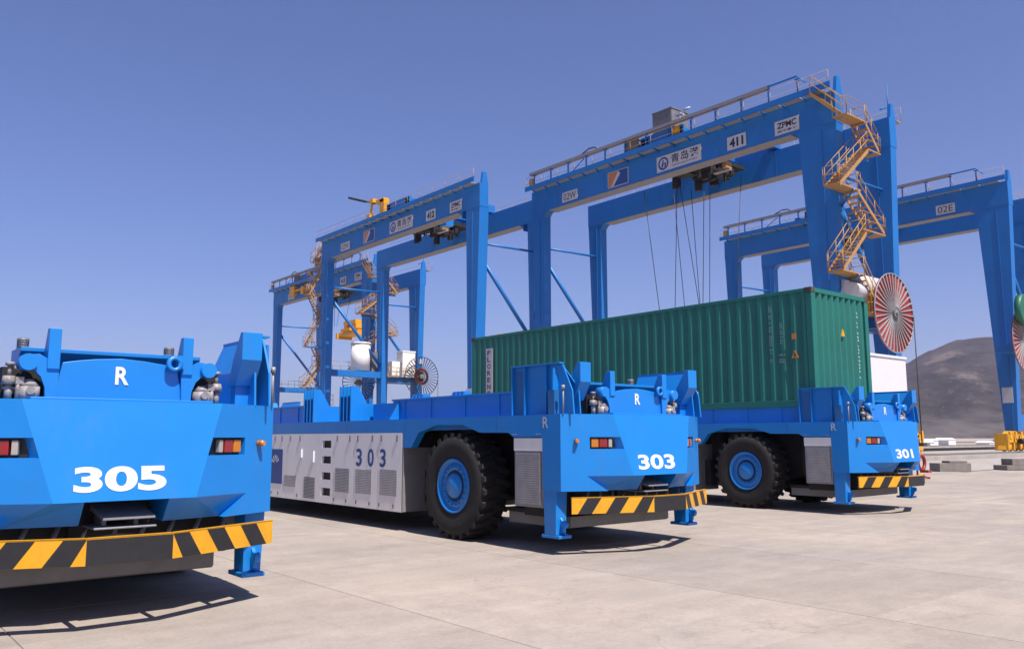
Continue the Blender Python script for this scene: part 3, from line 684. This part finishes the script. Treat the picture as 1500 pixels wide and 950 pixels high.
# ------------------------------------------------------------------ gantry cranes
ZT, ZG, SP, BX, GW = 22.43, 20.46, 28.0, 6.8, 1.05
def tread_flight(b, x0, z0, x1, z1, y0, y1, rails):
    n = max(4, int(abs(z1-z0)/.25)); d = 1 if x1 > x0 else -1
    for y in (y0, y1): b.hexa([(x0,y-.02,z0-.25),(x0,y+.02,z0-.25),(x1,y+.02,z1-.25),(x1,y-.02,z1-.25)], [(x0,y-.02,z0),(x0,y+.02,z0),(x1,y+.02,z1),(x1,y-.02,z1)])
    for k in range(n+1):
        t = k/n; x = x0+(x1-x0)*t; z = z0+(z1-z0)*t-.1
        b.box(x-.13, x+.13, y0, y1, z-.02, z+.02)
    for y in (y0, y1):
        for h in (.55, 1.05): rails.tube((x0,y,z0+h), (x1,y,z1+h), .025, 6)
        m_ = max(2, int(math.hypot(x1-x0, z1-z0)/1.1))
        for k in range(m_+1):
            t = k/m_; x = x0+(x1-x0)*t; z = z0+(z1-z0)*t; rails.tube((x,y,z-.1), (x,y,z+1.05), .022, 6)
def landing(b, rails, x0, x1, y0, y1, z):
    b.box(x0, x1, y0, y1, z-.08, z)
    for (xa, ya_), (xb, yb) in (((x0,y0),(x1,y0)), ((x0,y1),(x1,y1)), ((x0,y0),(x0,y1)), ((x1,y0),(x1,y1))):
        if ya_ == yb and ya_ == (y1 if y0 < 5 else y0): continue
        for h in (.55, 1.05): rails.tube((xa,ya_,z+h), (xb,yb,z+h), .023, 6)
        rails.tube((xa,ya_,z), (xa,ya_,z+1.05), .023, 6); rails.tube((xb,yb,z), (xb,yb,z+1.05), .023, 6)
def leg_mesh(far, y_in, slim=False):  # y_in +1: leg at y=0 side widening inwards
    def f():
        b = B(); tk = .98 if slim and y_in > 0 else .80
        x0, x1 = (0.0, tk) if not far else (BX, BX+tk)
        zt, zb = ZG, 2.0
        lo, hi = ((.02, 1.90), (.80, 1.50)) if slim and y_in > 0 else (((.02, 2.55), (.70, 1.66)) if y_in > 0 else ((.02, 1.52), (.62, 1.46)))
        ys = lambda y: y if y_in > 0 else SP-y
        b.hexa([(x0+.02,ys(hi[0]),zb),(x1-.02,ys(hi[0]),zb),(x1-.02,ys(hi[1]),zb),(x0+.02,ys(hi[1]),zb)], [(x0+.02,ys(lo[0]),zt),(x1-.02,ys(lo[0]),zt),(x1-.02,ys(lo[1]),zt),(x0+.02,ys(lo[1]),zt)])
        return b
    return f
def girder_mesh(x0):
    def f():
        b = B(); b.box(x0, x0+.9, 0, SP, ZG, ZT)
        for s in (0, 1):      # haunches into the legs
            ys = lambda y: y if not s else SP-y+1.0
            b.prism([(ys(2.45),ZG+.002),(ys(2.95),ZG+.002),(ys(2.74),ZG-.13),(ys(2.60),ZG-.28),(ys(2.45),ZG-.6)], 'x', x0+.03, x0+.78)
        return b
    return f
def sign(parent, y0, y1, z0, z1, body, mt='text_k', bold=.02, inset=.14, sub=None):
    s = obj('sign', B().box(-.05, -.012, y0, y1, z0, z1), 'signw', parent)
    if body:
        zz = z0+(z1-z0)*(.16 if not sub else .42); hh = (z1-z0)*(.68 if not sub else .44)
        text('lettering', body, mt, s, (-.052, y1-(y1-y0)*inset, zz), (0,-1,0), (0,0,1), (y1-y0)*(1-2*inset), hh, bold=bold)
    if sub: text('lettering', sub, mt, s, (-.052, y1-(y1-y0)*inset, z0+(z1-z0)*.14), (0,-1,0), (0,0,1), (y1-y0)*(1-2*inset), (z1-z0)*.16, bold=.01)
    return s
def reel(parent, x, y, z, R=2.42, red=1.0, spokes=36, smat='galv'):
    r = empty('cable_reel', (x, y, z), parent)
    b = B(); b.lathe([(.34,-.16),(.34,.16)], (0,0,0), 'y', 20); b.tube((0,-.24,0),(0,.9,0),.12,14); b.tube((0,-.14,0),(0,-.10,0),.30,18); obj('reel_hub', b, 'box', r)
    b = B(); b.lathe([(R,-.03),(R-.06,-.03),(R-.06,.03),(R,.03)], (0,0,0), 'y', 56, closed=True)
    obj('reel_rim', b, 'grey' if red > .9 else 'dark', r)
    if red > 0:
        ri = R*.36 if red > .9 else R*.3
        b = B(); b.lathe([(ri,.04),(R*red,.04),(R*red,.10),(ri,.10)], (0,0,0), 'y', 48, closed=True, smooth=False); obj('reel_cable', b, 'red', r)
        if red > .9: b = B(); b.lathe([(.3,.05),(R*.37,.05),(R*.37,.09),(.3,.09)], (0,0,0), 'y', 40, closed=True, smooth=False); obj('reel_plate', b, 'box', r)
    for k in range(spokes):
        a = 2*pi*k/spokes
        def f():
            b = B(); b.hexa([(.3,-.035,-.012),(.3,.03,-.012),(.3,.03,.012),(.3,-.035,.012)], [(R-.03,-.035,-.04),(R-.03,.03,-.04),(R-.03,.03,.04),(R-.03,-.035,.04)]); return b
        o = obj('spoke', f, smat, r, key=('spoke', round(R, 2), smat)); o.rotation_euler = (0, -a, 0)
    return r
def build_crane(loc, number, tray, label, left_sign, port=True, trolley_y=12.6, spreader=None, stairs='right', reel_x=3.25, red=.985, house=True, zp=True, walk_hoist=False, has_reel=True, drum=True, slim=False, spoke_mat='galv', num_at=(6.34, 7.82)):
    T = empty('gantry_crane', loc)
    P = lambda n, f, mt, par=T, bev=0, key=None: obj(n, f, mt, par, bev, key=key)
    for i, x0 in enumerate((0, BX)):
        P('girder', girder_mesh(x0), 'crane', key='girder%d' % i)
        P('girder_flange', lambda: B().box(x0-.05, x0+.95, 3.0, SP-2.2, ZG-.05, ZG-.004), 'bounce_tray', key='gbounce%d' % i)  # grey strip puts sunlight bounce into the colour of the blue underside
        P('trolley_rail', lambda: B().box(x0+.48, x0+.58, .2, SP-.2, ZT, ZT+.12), 'steel', key='trail%d' % i)
    for k in range(5):
        P('girder_seam', lambda: B().box(-.010, .0, -.035, .035, ZG+.02, ZT-.03), 'crane', key='gseam').location = (0, 3.1+k*5.42, 0)
        P('girder_seam', lambda: B().box(BX-.010, BX, -.035, .035, ZG+.02, ZT-.03), 'crane', key='gseam2').location = (0, 3.1+k*5.42, 0)
    for far in (0, 1):
        for s in (1, -1):
            P('leg', leg_mesh(far, s, slim), 'crane', key='leg%d%d%d' % (far, s, slim))
            ys = (lambda y: y) if s > 0 else (lambda y: SP-y)
            x0 = BX if far else 0
            # stiffener strip along the leg and end plate of the girder
            P('leg_stiffener', lambda: B().hexa([(x0-.02,ys(.98),2.1),(x0+.03,ys(.98),2.1),(x0+.03,ys(1.03),2.1),(x0-.02,ys(1.03),2.1)], [(x0-.02,ys(.98),ZG-.3),(x0+.03,ys(.98),ZG-.3),(x0+.03,ys(1.05),ZG-.3),(x0-.02,ys(1.05),ZG-.3)]), 'crane', key='stiff%d%d' % (far, s))
            # wheel bogie
            def bogie():
                b = B(); xa = -2.4 if not far else BX-.9; ym = ys(1.15)
                b.prism([(xa,.55),(xa+.3,1.5),(xa+1.6,2.0),(xa+2.9,2.0),(xa+4.2,1.5),(xa+4.5,.55)], 'y', ym-.28, ym+.28)
                for k in range(4): b.box(xa+.15+k*1.12, xa+.95+k*1.12, ym-.42, ym+.42, .7, 1.35); b.box(xa+.1+k*1.12, xa+.3+k*1.12, ym-.5, ym+.5, .5, 1.8); b.box(xa+.5+k*1.12, xa+.8+k*1.12, ym-.55, ym-.4, 1.4, 1.95)
                b.box(xa+.2, xa+4.3, ym-.5, ym-.42, 1.1, 1.7)
                return b
            bo = P('bogie', bogie, 'yellow', key='bogie%d%d' % (far, s), bev=.01)
            def wheels():
                b = B(); xa = -2.4 if not far else BX-.9; ym = ys(1.15)
                for k in range(4): b.tube((xa+.55+k*1.12, ym-.1, .72), (xa+.55+k*1.12, ym+.1, .72), .3, 18)
                return b
            P('bogie_wheels', wheels, 'dark', bo, key='bwh%d%d' % (far, s))
            P('motor', lambda: B().tube((x0-.8,ys(.35),1.2),(x0+.2,ys(.35),1.2),.22,12).tube((x0+1.0,ys(.35),1.2),(x0+1.7,ys(.35),1.2),.2,12), 'dark', bo, key='mot%d%d' % (far, s))
    for s in (1, -1):
        ys = (lambda y: y) if s > 0 else (lambda y: SP-y)
        P('sill_beam', lambda: B().box(.75, BX+.05, ys(1.16)-.4, ys(1.16)+.4, 2.25, 3.3), 'crane', key='sill%d' % s)
        P('cross_beam', lambda: B().box(.75, BX+.05, ys(1.05)-.3, ys(1.05)+.3, 8.05, 8.72), 'crane', key='cross%d' % s)
        P('brace', lambda: B().tube((.7, ys(.8), 17.55), (BX+.1, ys(.8), 17.65), .10, 10), 'crane', key='brh%d' % s)
        P('brace', lambda: B().tube((.7, ys(.85), 16.5), (BX+.1, ys(1.05), 9.4), .17, 10), 'crane', key='brd%d' % s)
        # deck on the cross beam
        dk = B(); dk.box(.9, BX-.6, *sorted((ys(-.9), ys(.7))), 8.72, 8.80); P('machine_deck', dk, 'box', key='deck%d' % s)
        rl = B()
        for h in (.55, 1.05):
            rl.tube((1.1, ys(-.88), 8.8+h), (BX-.7, ys(-.88), 8.8+h), .025, 6)
        for k in range(6): rl.tube((1.1+k*1.0, ys(-.88), 8.8), (1.1+k*1.0, ys(-.88), 9.85), .025, 6)
        P('handrail', rl, 'rail', key='drail%d' % s)
        P('leg_plate', lambda: B().box(-.03, .0, *sorted((ys(.85), ys(1.65))), 4.25, 5.5), 'signw', key='lplate%d' % s)
        P('leg_plate', lambda: B().box(BX+.2, BX+.75, ys(.33)-.03*s, ys(.33)-.0, 10.6, 11.2), 'signw', key='lplate2%d' % s)
    for x0 in (.2, BX+.2): P('end_stop', lambda: B().prism([(x0,ZT),(x0+.7,ZT),(x0+.5,ZT+1.0),(x0+.15,ZT+1.0)], 'y', .0, .22), 'crane', key='stop%.1f' % x0)
    P('antenna', lambda: B().tube((BX+.7,.35,ZT),(BX+.7,.35,ZT+2.6),.035,6).tube((BX+.1,.6,ZT+.7),(BX+.6,.4,ZT+.9),.05,6), 'agvd', key='antenna')
    # walkway along the front girder: gratings you can count, edge beam, rails
    for k in range(18):
        y = .5+k*1.5
        P('walkway_grating', lambda: B().box(-.62, -.02, 0, 1.28, ZT-.02, ZT+.02), 'galv', key='grating').location = (0, y, 0)
        P('walkway_bracket', lambda: B().prism([(-.66,ZT+.0),(.0,ZT-.0),(.0,ZT-.22)], 'y', 1.32, 1.38), 'crane', key='bracket').location = (0, y, 0)
    P('edge_beam', lambda: B().box(-.70, -.63, -.1, SP+.1, ZT-.03, ZT+.36), 'crane', key='edge')
    def hr():
        b = B()
        for x in (-.66, BX+GW+.7):
            for h in (.6, 1.1): b.tube((x, 0, ZT+h), (x, SP, ZT+h), .015, 5)
            for k in range(15): b.tube((x, k*2.0, ZT), (x, k*2.0, ZT+1.1), .02, 5)
        return b
    P('handrail', hr, 'rail', key='ghandrail')
    P('walkway_plate', lambda: B().box(BX+GW+.02, BX+GW+.72, 0, SP, ZT-.02, ZT+.03), 'galv', key='bwalk')
    if tray:
        tb = B(); tb.box(-.62, -.28, 4.2, SP-.4, 23.72, 23.92); tb.box(-.60, -.30, 4.0, SP-.4, 23.92, 23.95); P('cable_tray', tb, 'bounce_tray')
        pb = B(); pb.box(-.62, -.54, 2.1, 4.2, 23.80, 23.9)
        pb.tube((-.5,2.12,23.85),(-.5,1.6,23.3),.04)
        for k in range(13):
            y = 2.15+k*2.08
            P('tray_post', lambda: B().box(-.50, -.42, -.05, .05, ZT, 23.74).box(-.6, -.3, -.12, .12, 23.64, 23.718), 'crane', key='tpost').location = (0, y, 0)
        P('tray_arm', pb, 'crane'); P('tray_brace', B().tube((-.46, 23.0, ZT+.1), (-.46, 21.1, 23.6), .04), 'crane')
        lp = B(); lp.path([(-.45,19.6,23.95),(-.45,19.9,24.2),(-.45,20.6,24.25),(-.45,21.4,23.98)], .06); P('cable_loop', lp, 'rope')
        P('end_box', B().box(-.6,-.2,SP-.75,SP-.35,ZT+.3,ZT+1.0), 'rail')
    # trolley spanning the two girders
    ty = trolley_y
    tr = empty('trolley', (0, 0, 0), T)
    fb = B()
    for x in (.35, BX+.35): fb.box(x, x+.36, ty-4.0, ty+4.2, ZT+.12, ZT+.75)
    for y in (ty-3.9, ty, ty+3.9): fb.box(.4, BX+.6, y-.3, y+.3, ZT+.2, ZT+.9)
    fb.box(-.3, -.05, ty-1.3, ty+2.7, ZT+.42, ZT+1.15)
    fb.box(-.3, .5, ty-1.2, ty-.6, ZT+.5, ZT+1.0); fb.box(-.3, .5, ty+2.0, ty+2.6, ZT+.5, ZT+1.0); P('trolley_frame', fb, 'crane', tr)
    ub = B(); ub.box(1.6, BX-.6, ty-1.8, ty+2.0, ZG+.95, ZG+1.25); ub.box(2.2, BX-1.8, ty-1.6, ty-.2, ZG+.35, ZG+.95); ub.box(1.8, 3.0, ty+.3, ty+1.6, ZG+.45, ZG+.95)
    rnd = random.Random(5)
    for k in range(16):
        x = 1.5+rnd.random()*4.3; y = ty-2.0+rnd.random()*3.8; s_ = .12+rnd.random()*.25
        ub.box(x, x+s_, y, y+s_*1.4, ZG+.35-rnd.random()*.75, ZG+.8)
    for k in range(4): ub.tube((2.0+k*1.1, ty-1.6, ZG+.6), (2.0+k*1.1, ty+1.4, ZG+.6), .15, 10)
    P('hoist_machinery', ub, 'dark', tr)
    cb = B(); cb.box(2.2, 2.9, ty-3.0, ty-2.7, ZG+.05, ZG+.5); P('trolley_end_box', cb, 'rail', tr)
    pb = B(); pb.box(2.6, 2.9, ty-3.0, ty-1.6, ZG-.05, ZG+.02); P('service_platform', pb, 'galv', tr)
    if house:
        def ribbed(x0, x1, y0, y1, z0, z1):
            b = B(); b.box(x0, x1, y0, y1, z0, z1); n = int((y1-y0)/.16)
            for k in range(n): b.box(x0-.02, x0, y0+.06+k*(y1-y0)/n, y0+.11+k*(y1-y0)/n, z0+.05, z1-.05)
            b.box(x0-.05, x1+.05, y0-.05, y1+.05, z1, z1+.08); return b
        P('machine_house', ribbed(2.6, 4.6, ty+2.05, ty+3.95, ZT+2.1, ZT+4.15), 'box', tr)
        P('machine_house', ribbed(-.35, .5, ty+2.9, ty+4.2, ZT+.12, ZT+1.15), 'box', tr)
        wb = B(); wb.box(2.6, 4.4, ty+4.2, ty+5.3, ZT+1.0, ZT+1.9); wb.tube((2.8,ty+5.8,ZT+.2),(2.8,ty+5.8,ZT+2.6),.09); wb.tube((2.8,ty+5.8,ZT+2.6),(2.8,ty+4.3,ZT+2.4),.07); wb.box(2.5,3.2,ty+4.4,ty+5.4,ZT+1.9,ZT+2.5); wb.box(2.4, 4.6, ty+2.0, ty+4.0, ZT+.9, ZT+2.1); P('winch', wb, 'agvd', tr)
        db = B(); db.tube((-.15,ty-1.05,ZT+.86),(-.15,ty-.45,ZT+.86),.32,16); P('cable_drum', db, 'yellow', tr)
        db = B(); db.tube((2.6,ty+1.2,ZT+2.0),(2.6,ty+1.2,ZT+3.4),.05); db.tube((2.6,ty+1.2,ZT+3.3),(2.6,ty+.75,ZT+3.55),.05); db.tube((2.5,ty+.5,ZT+3.5),(2.45,ty+.5,ZT+3.62),.28,14); db.box(2.5,2.9,ty+1.1,ty+1.7,ZT+3.35,ZT+3.5); P('antenna_mast', db, 'signw', tr)
    # hoist ropes
    if spreader:
        sy, sz = spreader
        sp = empty('spreader', (0, 0, 0), T)
        b = B(); b.box(2.9, 4.9, sy-2.8, sy+2.8, sz, sz+.45); b.box(2.5, 5.3, sy-1.2, sy+1.2, sz+.45, sz+.8); b.box(2.7,5.1,sy-2.9,sy-2.5,sz-.3,sz+.4); b.box(2.7,5.1,sy+2.5,sy+2.9,sz-.3,sz+.4)
        obj('spreader_frame', b, 'yellow', sp, .01)
        b = B(); b.box(3.1, 4.7, sy-1.6, sy+1.6, sz+1.4, sz+1.9); 
        for y in (sy-1.2, sy+1.2): b.box(3.2, 4.6, y-.4, y+.4, sz+.8, sz+1.4)
        obj('headblock', b, 'yellow', sp, .01)
        zt_ = sz+1.9
        tops = [(17.6-12.6, 16.7-12.6), (16.6-12.6, 15.3-12.6), (14.3-12.6, 15.5-12.6), (14.9-12.6, 13.9-12.6), (14.1-12.6, 12.9-12.6), (13.1-12.6, 13.2-12.6), (11.8-12.6, 12.9-12.6), (10.3-12.6, 10.95-12.6)]
        for k, (a, c) in enumerate(tops):
            x = 2.6+(k % 2)*2.4; xe = 3.3+(k % 2)*1.2
            P('hoist_rope', B().tube((x, ty+a, ZG+.2), (xe, ty+c, zt_), .026, 5), 'rope', T)
    # signs on the front girder
    if left_sign: sign(T, *left_sign[1:], 20.68, 21.5, left_sign[0], 'text_b' if False else 'text_k', bold=.0, inset=.1)
    if port:
        fl = obj('flag_panel', B().box(-.05, -.012, 16.85, 18.88, 20.70, 21.86), 'text_b', T)
        fr = B()
        for a in ((16.83,18.90,21.86,21.90),(16.83,18.90,20.66,20.70),(16.80,16.85,20.66,21.90),(18.88,18.93,20.66,21.90)): fr.box(-.06,-.012,*a)
        obj('panel_frame', fr, 'signw', fl)
        b = B(); b.poly([(-.054,18.86,21.84),(-.054,17.85,21.84),(-.054,18.05,21.5),(-.054,18.6,20.72),(-.054,18.86,20.72)]); obj('orange_mark', b, 'lampo', fl, fix=False)
        b = B(); b.poly([(-.053,17.85,21.84),(-.053,17.62,21.6),(-.053,18.35,20.72),(-.053,18.6,20.72),(-.053,18.05,21.5)]); obj('white_mark', b, 'signw', fl, fix=False)
        s = obj('sign', B().box(-.05, -.012, 10.0, 14.0, 20.68, 21.82), 'signw', T)
        b = B(); b.lathe([(.48,0),(.34,0)], (-.054, 13.38, 21.25), 'x', 36); b.poly([(-.054,13.58,20.97),(-.054,13.44,21.5),(-.054,13.33,21.5),(-.054,13.40,20.97)]); b.poly([(-.0545,13.30,20.95),(-.0545,13.22,21.35),(-.0545,13.12,21.2),(-.0545,13.18,20.95)]); b.poly([(-.055,13.56,21.18),(-.055,13.12,21.30),(-.055,13.12,21.22),(-.055,13.56,21.10)]); obj('anchor_emblem', b, 'text_b', s, fix=False)
        text('lettering', '青岛港', 'text_k', s, (-.052, 12.65, 21.07), (0,-1,0), (0,0,1), 2.45, .66, bold=.012, spacing=1.12)
        text('lettering', 'QINGDAO PORT', 'text_k', s, (-.052, 12.6, 20.83), (0,-1,0), (0,0,1), 2.3, .12, bold=.01)
    if number: sign(T, num_at[0], num_at[1], 20.68, 21.6, number, bold=.05, inset=.13)
    if zp: sign(T, 2.43, 4.16, 20.66, 21.58, 'ZPMC', bold=.03, inset=.1, sub='振华重工')
    # stairs
    if stairs:
        sb, rb = B(), B()
        if stairs == 'right':
            y0, y1 = -1.15, -.25
            def fly(xa, za, xb, zb, dy=0): tread_flight(sb, xa, za, xb, zb, y0+dy, y1+dy, rb)
            
            s2, r2_ = B(), B(); tread_flight(s2, 1.2, 22.5, -.75, 20.5, -.72, -.10, r2_)
            sb.add([(v[1], v[0], v[2]) for v in s2.v], s2.f); rb.add([(v[1], v[0], v[2]) for v in r2_.v], r2_.f)
            landing(sb, rb, -.85, 1.5, y0, y1, 20.42)
            fly(1.3, 20.4, 2.75, 18.95); landing(sb, rb, 1.4, 3.0, y0, y1, 18.75)
            fly(1.4, 18.7, -2.1, 16.0); landing(sb, rb, -2.3, .3, y0, y1, 15.95)
            fly(-.1, 15.95, 2.8, 13.85); landing(sb, rb, .3, 3.0, y0, y1, 13.65)
            fly(.6, 13.5, -2.2, 11.0); landing(sb, rb, -2.3, .3, y0, y1, 10.9)
            fly(.1, 10.9, 1.9, 8.8); landing(sb, rb, .7, 3.3, y0, y1, 8.78)
            for z, xx in ((18.65, 2.2), (15.85, -.5), (13.55, 1.6), (10.8, -.5)): P('stair_bracket', B().tube((xx, y0, z), (.6, .35, z-.6), .06), 'crane'); P('landing_edge', B().box(xx-1.0, xx+1.0, y1, y1+.06, z-.15, z), 'crane')
        else:
            y0, y1 = SP+.35, SP+1.15
            def fly(xa, za, xb, zb): tread_flight(sb, xa, za, xb, zb, y0, y1, rb)
            fly(.4, 22.3, -.4, 20.5); landing(sb, rb, -.7, .6, y0, y1, 20.4); fly(.45, 19.6, -1.1, 16.9); landing(sb, rb, -1.3, .4, y0, y1, 16.8)
            fly(-.9, 16.7, .5, 14.3); landing(sb, rb, -.2, .9, y0, y1, 14.2); fly(.3, 14.2, -1.1, 11.4); landing(sb, rb, -1.3, .8, y0, y1, 11.2)
            fly(-.3, 11.2, .7, 9.3); landing(sb, rb, -.2, 1.2, y0, y1, 9.2); fly(.6, 9.2, -1.2, 7.0); landing(sb, rb, -1.6, .3, y0, y1, 6.9); fly(-.7, 6.9, 1.2, 5.2); landing(sb, rb, .6, 2, y0, y1, 5.1); fly(1.4, 5.1, -.8, 2.2)
            P('stair_bracket', B().box(-1.3, 1.0, SP-.2, SP+.4, 11.02, 11.12), 'crane'); P('stair_bracket', B().box(-1.2, .6, SP-.2, SP+.4, 6.75, 6.85), 'crane')
        stt = P('stairs', sb, 'rail'); P('stair_rail', rb, 'rail', stt)
    # cable reel, drum and cabinets on the right-hand side
    if not has_reel: return tag(T, label, 'gantry crane', 'blue rail mounted gantry cranes')
    reel(T, reel_x, -1.25, 8.9, red=red, smat=spoke_mat)
    if drum: b = B(); b.tube((reel_x-3.0, .05, 10.3), (reel_x+1.2, .05, 10.3), .93, 20); P('transformer_drum', b, 'signw'); P('small_drum', B().tube((reel_x-3.6, -.6, 10.0), (reel_x-2.4, -.6, 10.0), .45, 16), 'signw')
    if drum: b = B(); b.box(reel_x-2.1, reel_x-.6, -1.05, -.15, 8.8, 10.1); P('control_cabinet', b, 'yellow')
    P('feed_cable', B().tube((reel_x+2.35, -1.3, 8.9), (reel_x+2.35, -1.3, 1.0), .035, 6), 'rope'); P('cable_guide', B().box(reel_x+2.1, reel_x+2.6, -1.5, -.2, 1.0, 1.2), 'rope'); P('reel_arm', B().box(reel_x-.2, reel_x+.2, -.5, .9, 8.1, 8.7) if drum else B().box(reel_x-.2, 0, -.6, .9, 8.1, 8.7), 'crane')
    return tag(T, label, 'gantry crane', 'blue rail mounted gantry cranes')
c411 = build_crane((46.06, 24.85, 0), '411', True, 'blue gantry crane 411 behind the green container, with yellow stairs and a red cable reel', ('02W', 22.34, 24.12), trolley_y=12.6, spreader=(13.4, 7.6))
c2 = build_crane((40.72, 53.25, 0), '412', False, 'blue gantry crane left of crane 411 with a yellow maintenance hoist on its girder', ('02W', 21.75, 23.6), trolley_y=11.5, spreader=None, stairs='left', house=False, has_reel=False, slim=True)
c3 = build_crane((49.9, 86.3, 0), '413', True, 'farthest blue gantry crane at the left with a raised yellow spreader', ('02W', 21.0, 23.0), port=False, trolley_y=16.5, spreader=(11.0, 14.9), stairs='right', red=.42, reel_x=6.4, spoke_mat='dark', drum=False)
c4 = build_crane((74.0, 25.4, 0), None, True, 'blue gantry crane cut off by the right edge, standing on yellow wheel bogies', ('02E', 4.2, 5.78), port=False, zp=False, trolley_y=15.5, stairs=None, house=False, reel_x=-2.7, drum=False)
# white electrical houses on the lower beams
def ehouse(par, x0, x1, y0, y1, z0, z1):
    b = B(); b.box(x0, x1, y0, y1, z0, z1-.15); h = obj('electrical_house', b, 'whiteh', par, .01)
    obj('house_roof', B().box(x0-.06, x1+.06, y0-.06, y1+.06, z1-.148, z1), 'whiteh', h, .01)
    return h
M['whiteh'] = mat('white_house_paint', (.80, .77, .78), .5, vary=.03)
ehouse(c411, -.95, 3.72, -1.5, .3, 2.2, 6.25)
obj('house_platform', B().box(-1.1, 3.9, -1.6, .74, 2.05, 2.19), 'box', c411)
for x in (1.2, 2.4, 3.6): obj('platform_bracket', B().prism([(-1.5,2.05),(.75,2.05),(.75,1.4)], 'x', x-.06, x+.06), 'crane', c411)
for k in range(1):
    b = B(); b.tube((4.9, SP-.2, 8.8), (4.9, SP-.2, 11.75), 1.05, 20); b.tube((4.9, SP-.2, 11.75), (4.9, SP-.2, 11.9), 1.12, 20); obj('white_drum', b, 'white', c2)
    b = B(); b.box(6.1, 8.0, SP-.6, SP+.6, 8.8, 10.9); obj('control_cabinet', b, 'box', c2)
obj('electrical_cabinet', B().box(4.0, 5.8, -.7, .6, 8.8, 11.8).box(3.95, 5.85, -.75, .65, 11.802, 11.95), 'white', c3, .02); obj('electrical_cabinet', B().box(2.6, 3.7, -.6, .5, 8.8, 10.6), 'white', c3, .02); obj('reel_motor', B().box(6.0, 6.8, -.9, .4, 8.3, 9.6), 'rail', c3)
b = B(); b.box(-.5,.0,17.4,18.2,20.9,21.9); b.box(-.5,.0,20.2,21.6,21.0,22.3); b.box(-.45,-.05,17.2,21.8,21.5,21.7); obj('service_cradle', b, 'yellow', c3, .01)
reel(c2, 5.2, SP+.6, 7.6, R=2.0, red=.0, spokes=28, smat='dark')
b = B(); b.tube((-3.9, -1.95, 11.1), (-3.9, -1.5, 11.1), 1.2, 24); b.tube((-3.9, -2.05, 11.1), (-3.9, -1.95, 11.1), .25, 16); obj('green_drum', b, 'greend', c4)
# yellow maintenance hoist on crane two's girder
hb = empty('maintenance_hoist', (0, 0, 0), c2)
b = B(); b.box(-.2, .5, 17.6, 18.2, ZT+.1, ZT+1.0); b.tube((.1,17.9,ZT+1.0),(.1,17.6,ZT+2.3),.12); b.box(-.1,.5,17.2,17.9,ZT+2.1,ZT+2.5); b.box(-.2,.4,14.9,15.7,ZT+.2,ZT+2.0); b.box(-.2,.4,15.0,16.4,ZT+1.7,ZT+2.1); b.tube((.2,16.2,ZT+.3),(.2,16.2,ZT+1.5),.08); obj('hoist_frame', b, 'yellow', hb, .01)
b = B(); b.tube((.1, 22.4, ZT+3.75), (.1, 19.0, ZT+2.6), .12); b.tube((.1,19.0,ZT+2.6),(.1,16.3,ZT+1.75),.07); obj('hoist_jib', b, 'dark', hb)
b = B(); b.box(1.3,2.1,6.6,7.6,ZG-.1,ZG+.55); obj('service_box', b, 'agv', c2)

# ------------------------------------------------------------------ small things at the right edge
def blockstack(x, y, rz, parts, label):
    T = empty('concrete_block', (x, y, 0)); T.rotation_euler.z = rz
    for (x0, x1, y0, y1, z0, z1) in parts: obj('block', B().box(x0, x1, y0, y1, z0, z1), 'conc', T, .015)
    return tag(T, label, 'concrete block')
blockstack(39.9, 17.0, -.6, [(-.75,.75,-.4,.4,.0,.38),(-.2,.65,-.3,.3,.382,.48)], 'low grey concrete blocks lying right of transporter 301')
blockstack(44.2, 15.9, -.6, [(-.7,.9,-.5,.5,.0,.22),(-.35,.9,-.4,.4,.222,.52)], 'stepped grey concrete blocks at the right edge below the yellow bogie')
T = empty('hose_stand', (31.5, 14.6, 0))
b = B(); b.tube((0,0,0),(0,0,3.0),.035,8); b.box(-.15,.15,-.15,.15,0,.08); b.box(-.12,.12,-.06,.06,1.2,1.5); obj('post', b, 'red', T)
b = B(); b.lathe([(.30,-.05),(.22,-.05),(.22,.05),(.30,.05)], (.1,-.12,.62), 'y', 24, closed=True); obj('hose_ring', b, 'red', T)
b = B(); b.tube((.1,-.2,.1),(.3,-.3,.06),.04); b.box(.2,.5,-.3,0,.25,.34); obj('hose', b, 'red', T)
tag(T, 'thin dark red post with a coiled red hose ring behind transporter 301', 'hose stand')
houses = [(150,70.0,3.0,.9),(158,70.5,2.4,1.05),(143,64.2,1.8,.8),(172,74,3.6,1.2),(150,58,2.6,.75),(168,62,3.4,1.0)]
labs = ['low white shed roof far off in front of the hill, leftmost', 'small low white shed beside the leftmost far shed', 'smallest low white shed in the middle distance below the hill', 'longest low white shed farthest off under the hill', 'flat white shed far off nearest the yellow bogie', 'long low grey shed far off just left of the crane leg']
for (x, y, l, h), lab in zip(houses, labs):
    T = empty('shed', (x, y, 0)); T.rotation_euler.z = -.35
    obj('wall', B().box(-l/2*.5, l/2*.5, -l/2, l/2, 0, h*.8), 'conc' if 'grey' in lab else 'white', T)
    obj('roof', B().prism([(-l/4-.1, h*.8), (l/4+.1, h*.8), (0, h*1.15)], 'y', -l/2-.1, l/2+.1), 'white' if 'grey' not in lab else 'box', T)
    tag(T, lab, 'shed', 'low sheds in the distance')

# ------------------------------------------------------------------ haze over the port and the hill
hz = B().box(-1200, 4200, -1500, 3600, -1.2, 330)
hm = bpy.data.materials.new('haze'); hm.use_nodes = True; n = hm.node_tree
n.nodes.clear(); oo = n.nodes.new('ShaderNodeOutputMaterial'); pv = n.nodes.new('ShaderNodeVolumePrincipled')
pv.inputs['Color'].default_value = (.86, .76, .98, 1); pv.inputs['Density'].default_value = 1.3e-4; pv.inputs['Anisotropy'].default_value = .2
n.links.new(pv.outputs[0], oo.inputs['Volume'])
h = obj('haze', hz, hm); tag(h, kind='stuff')
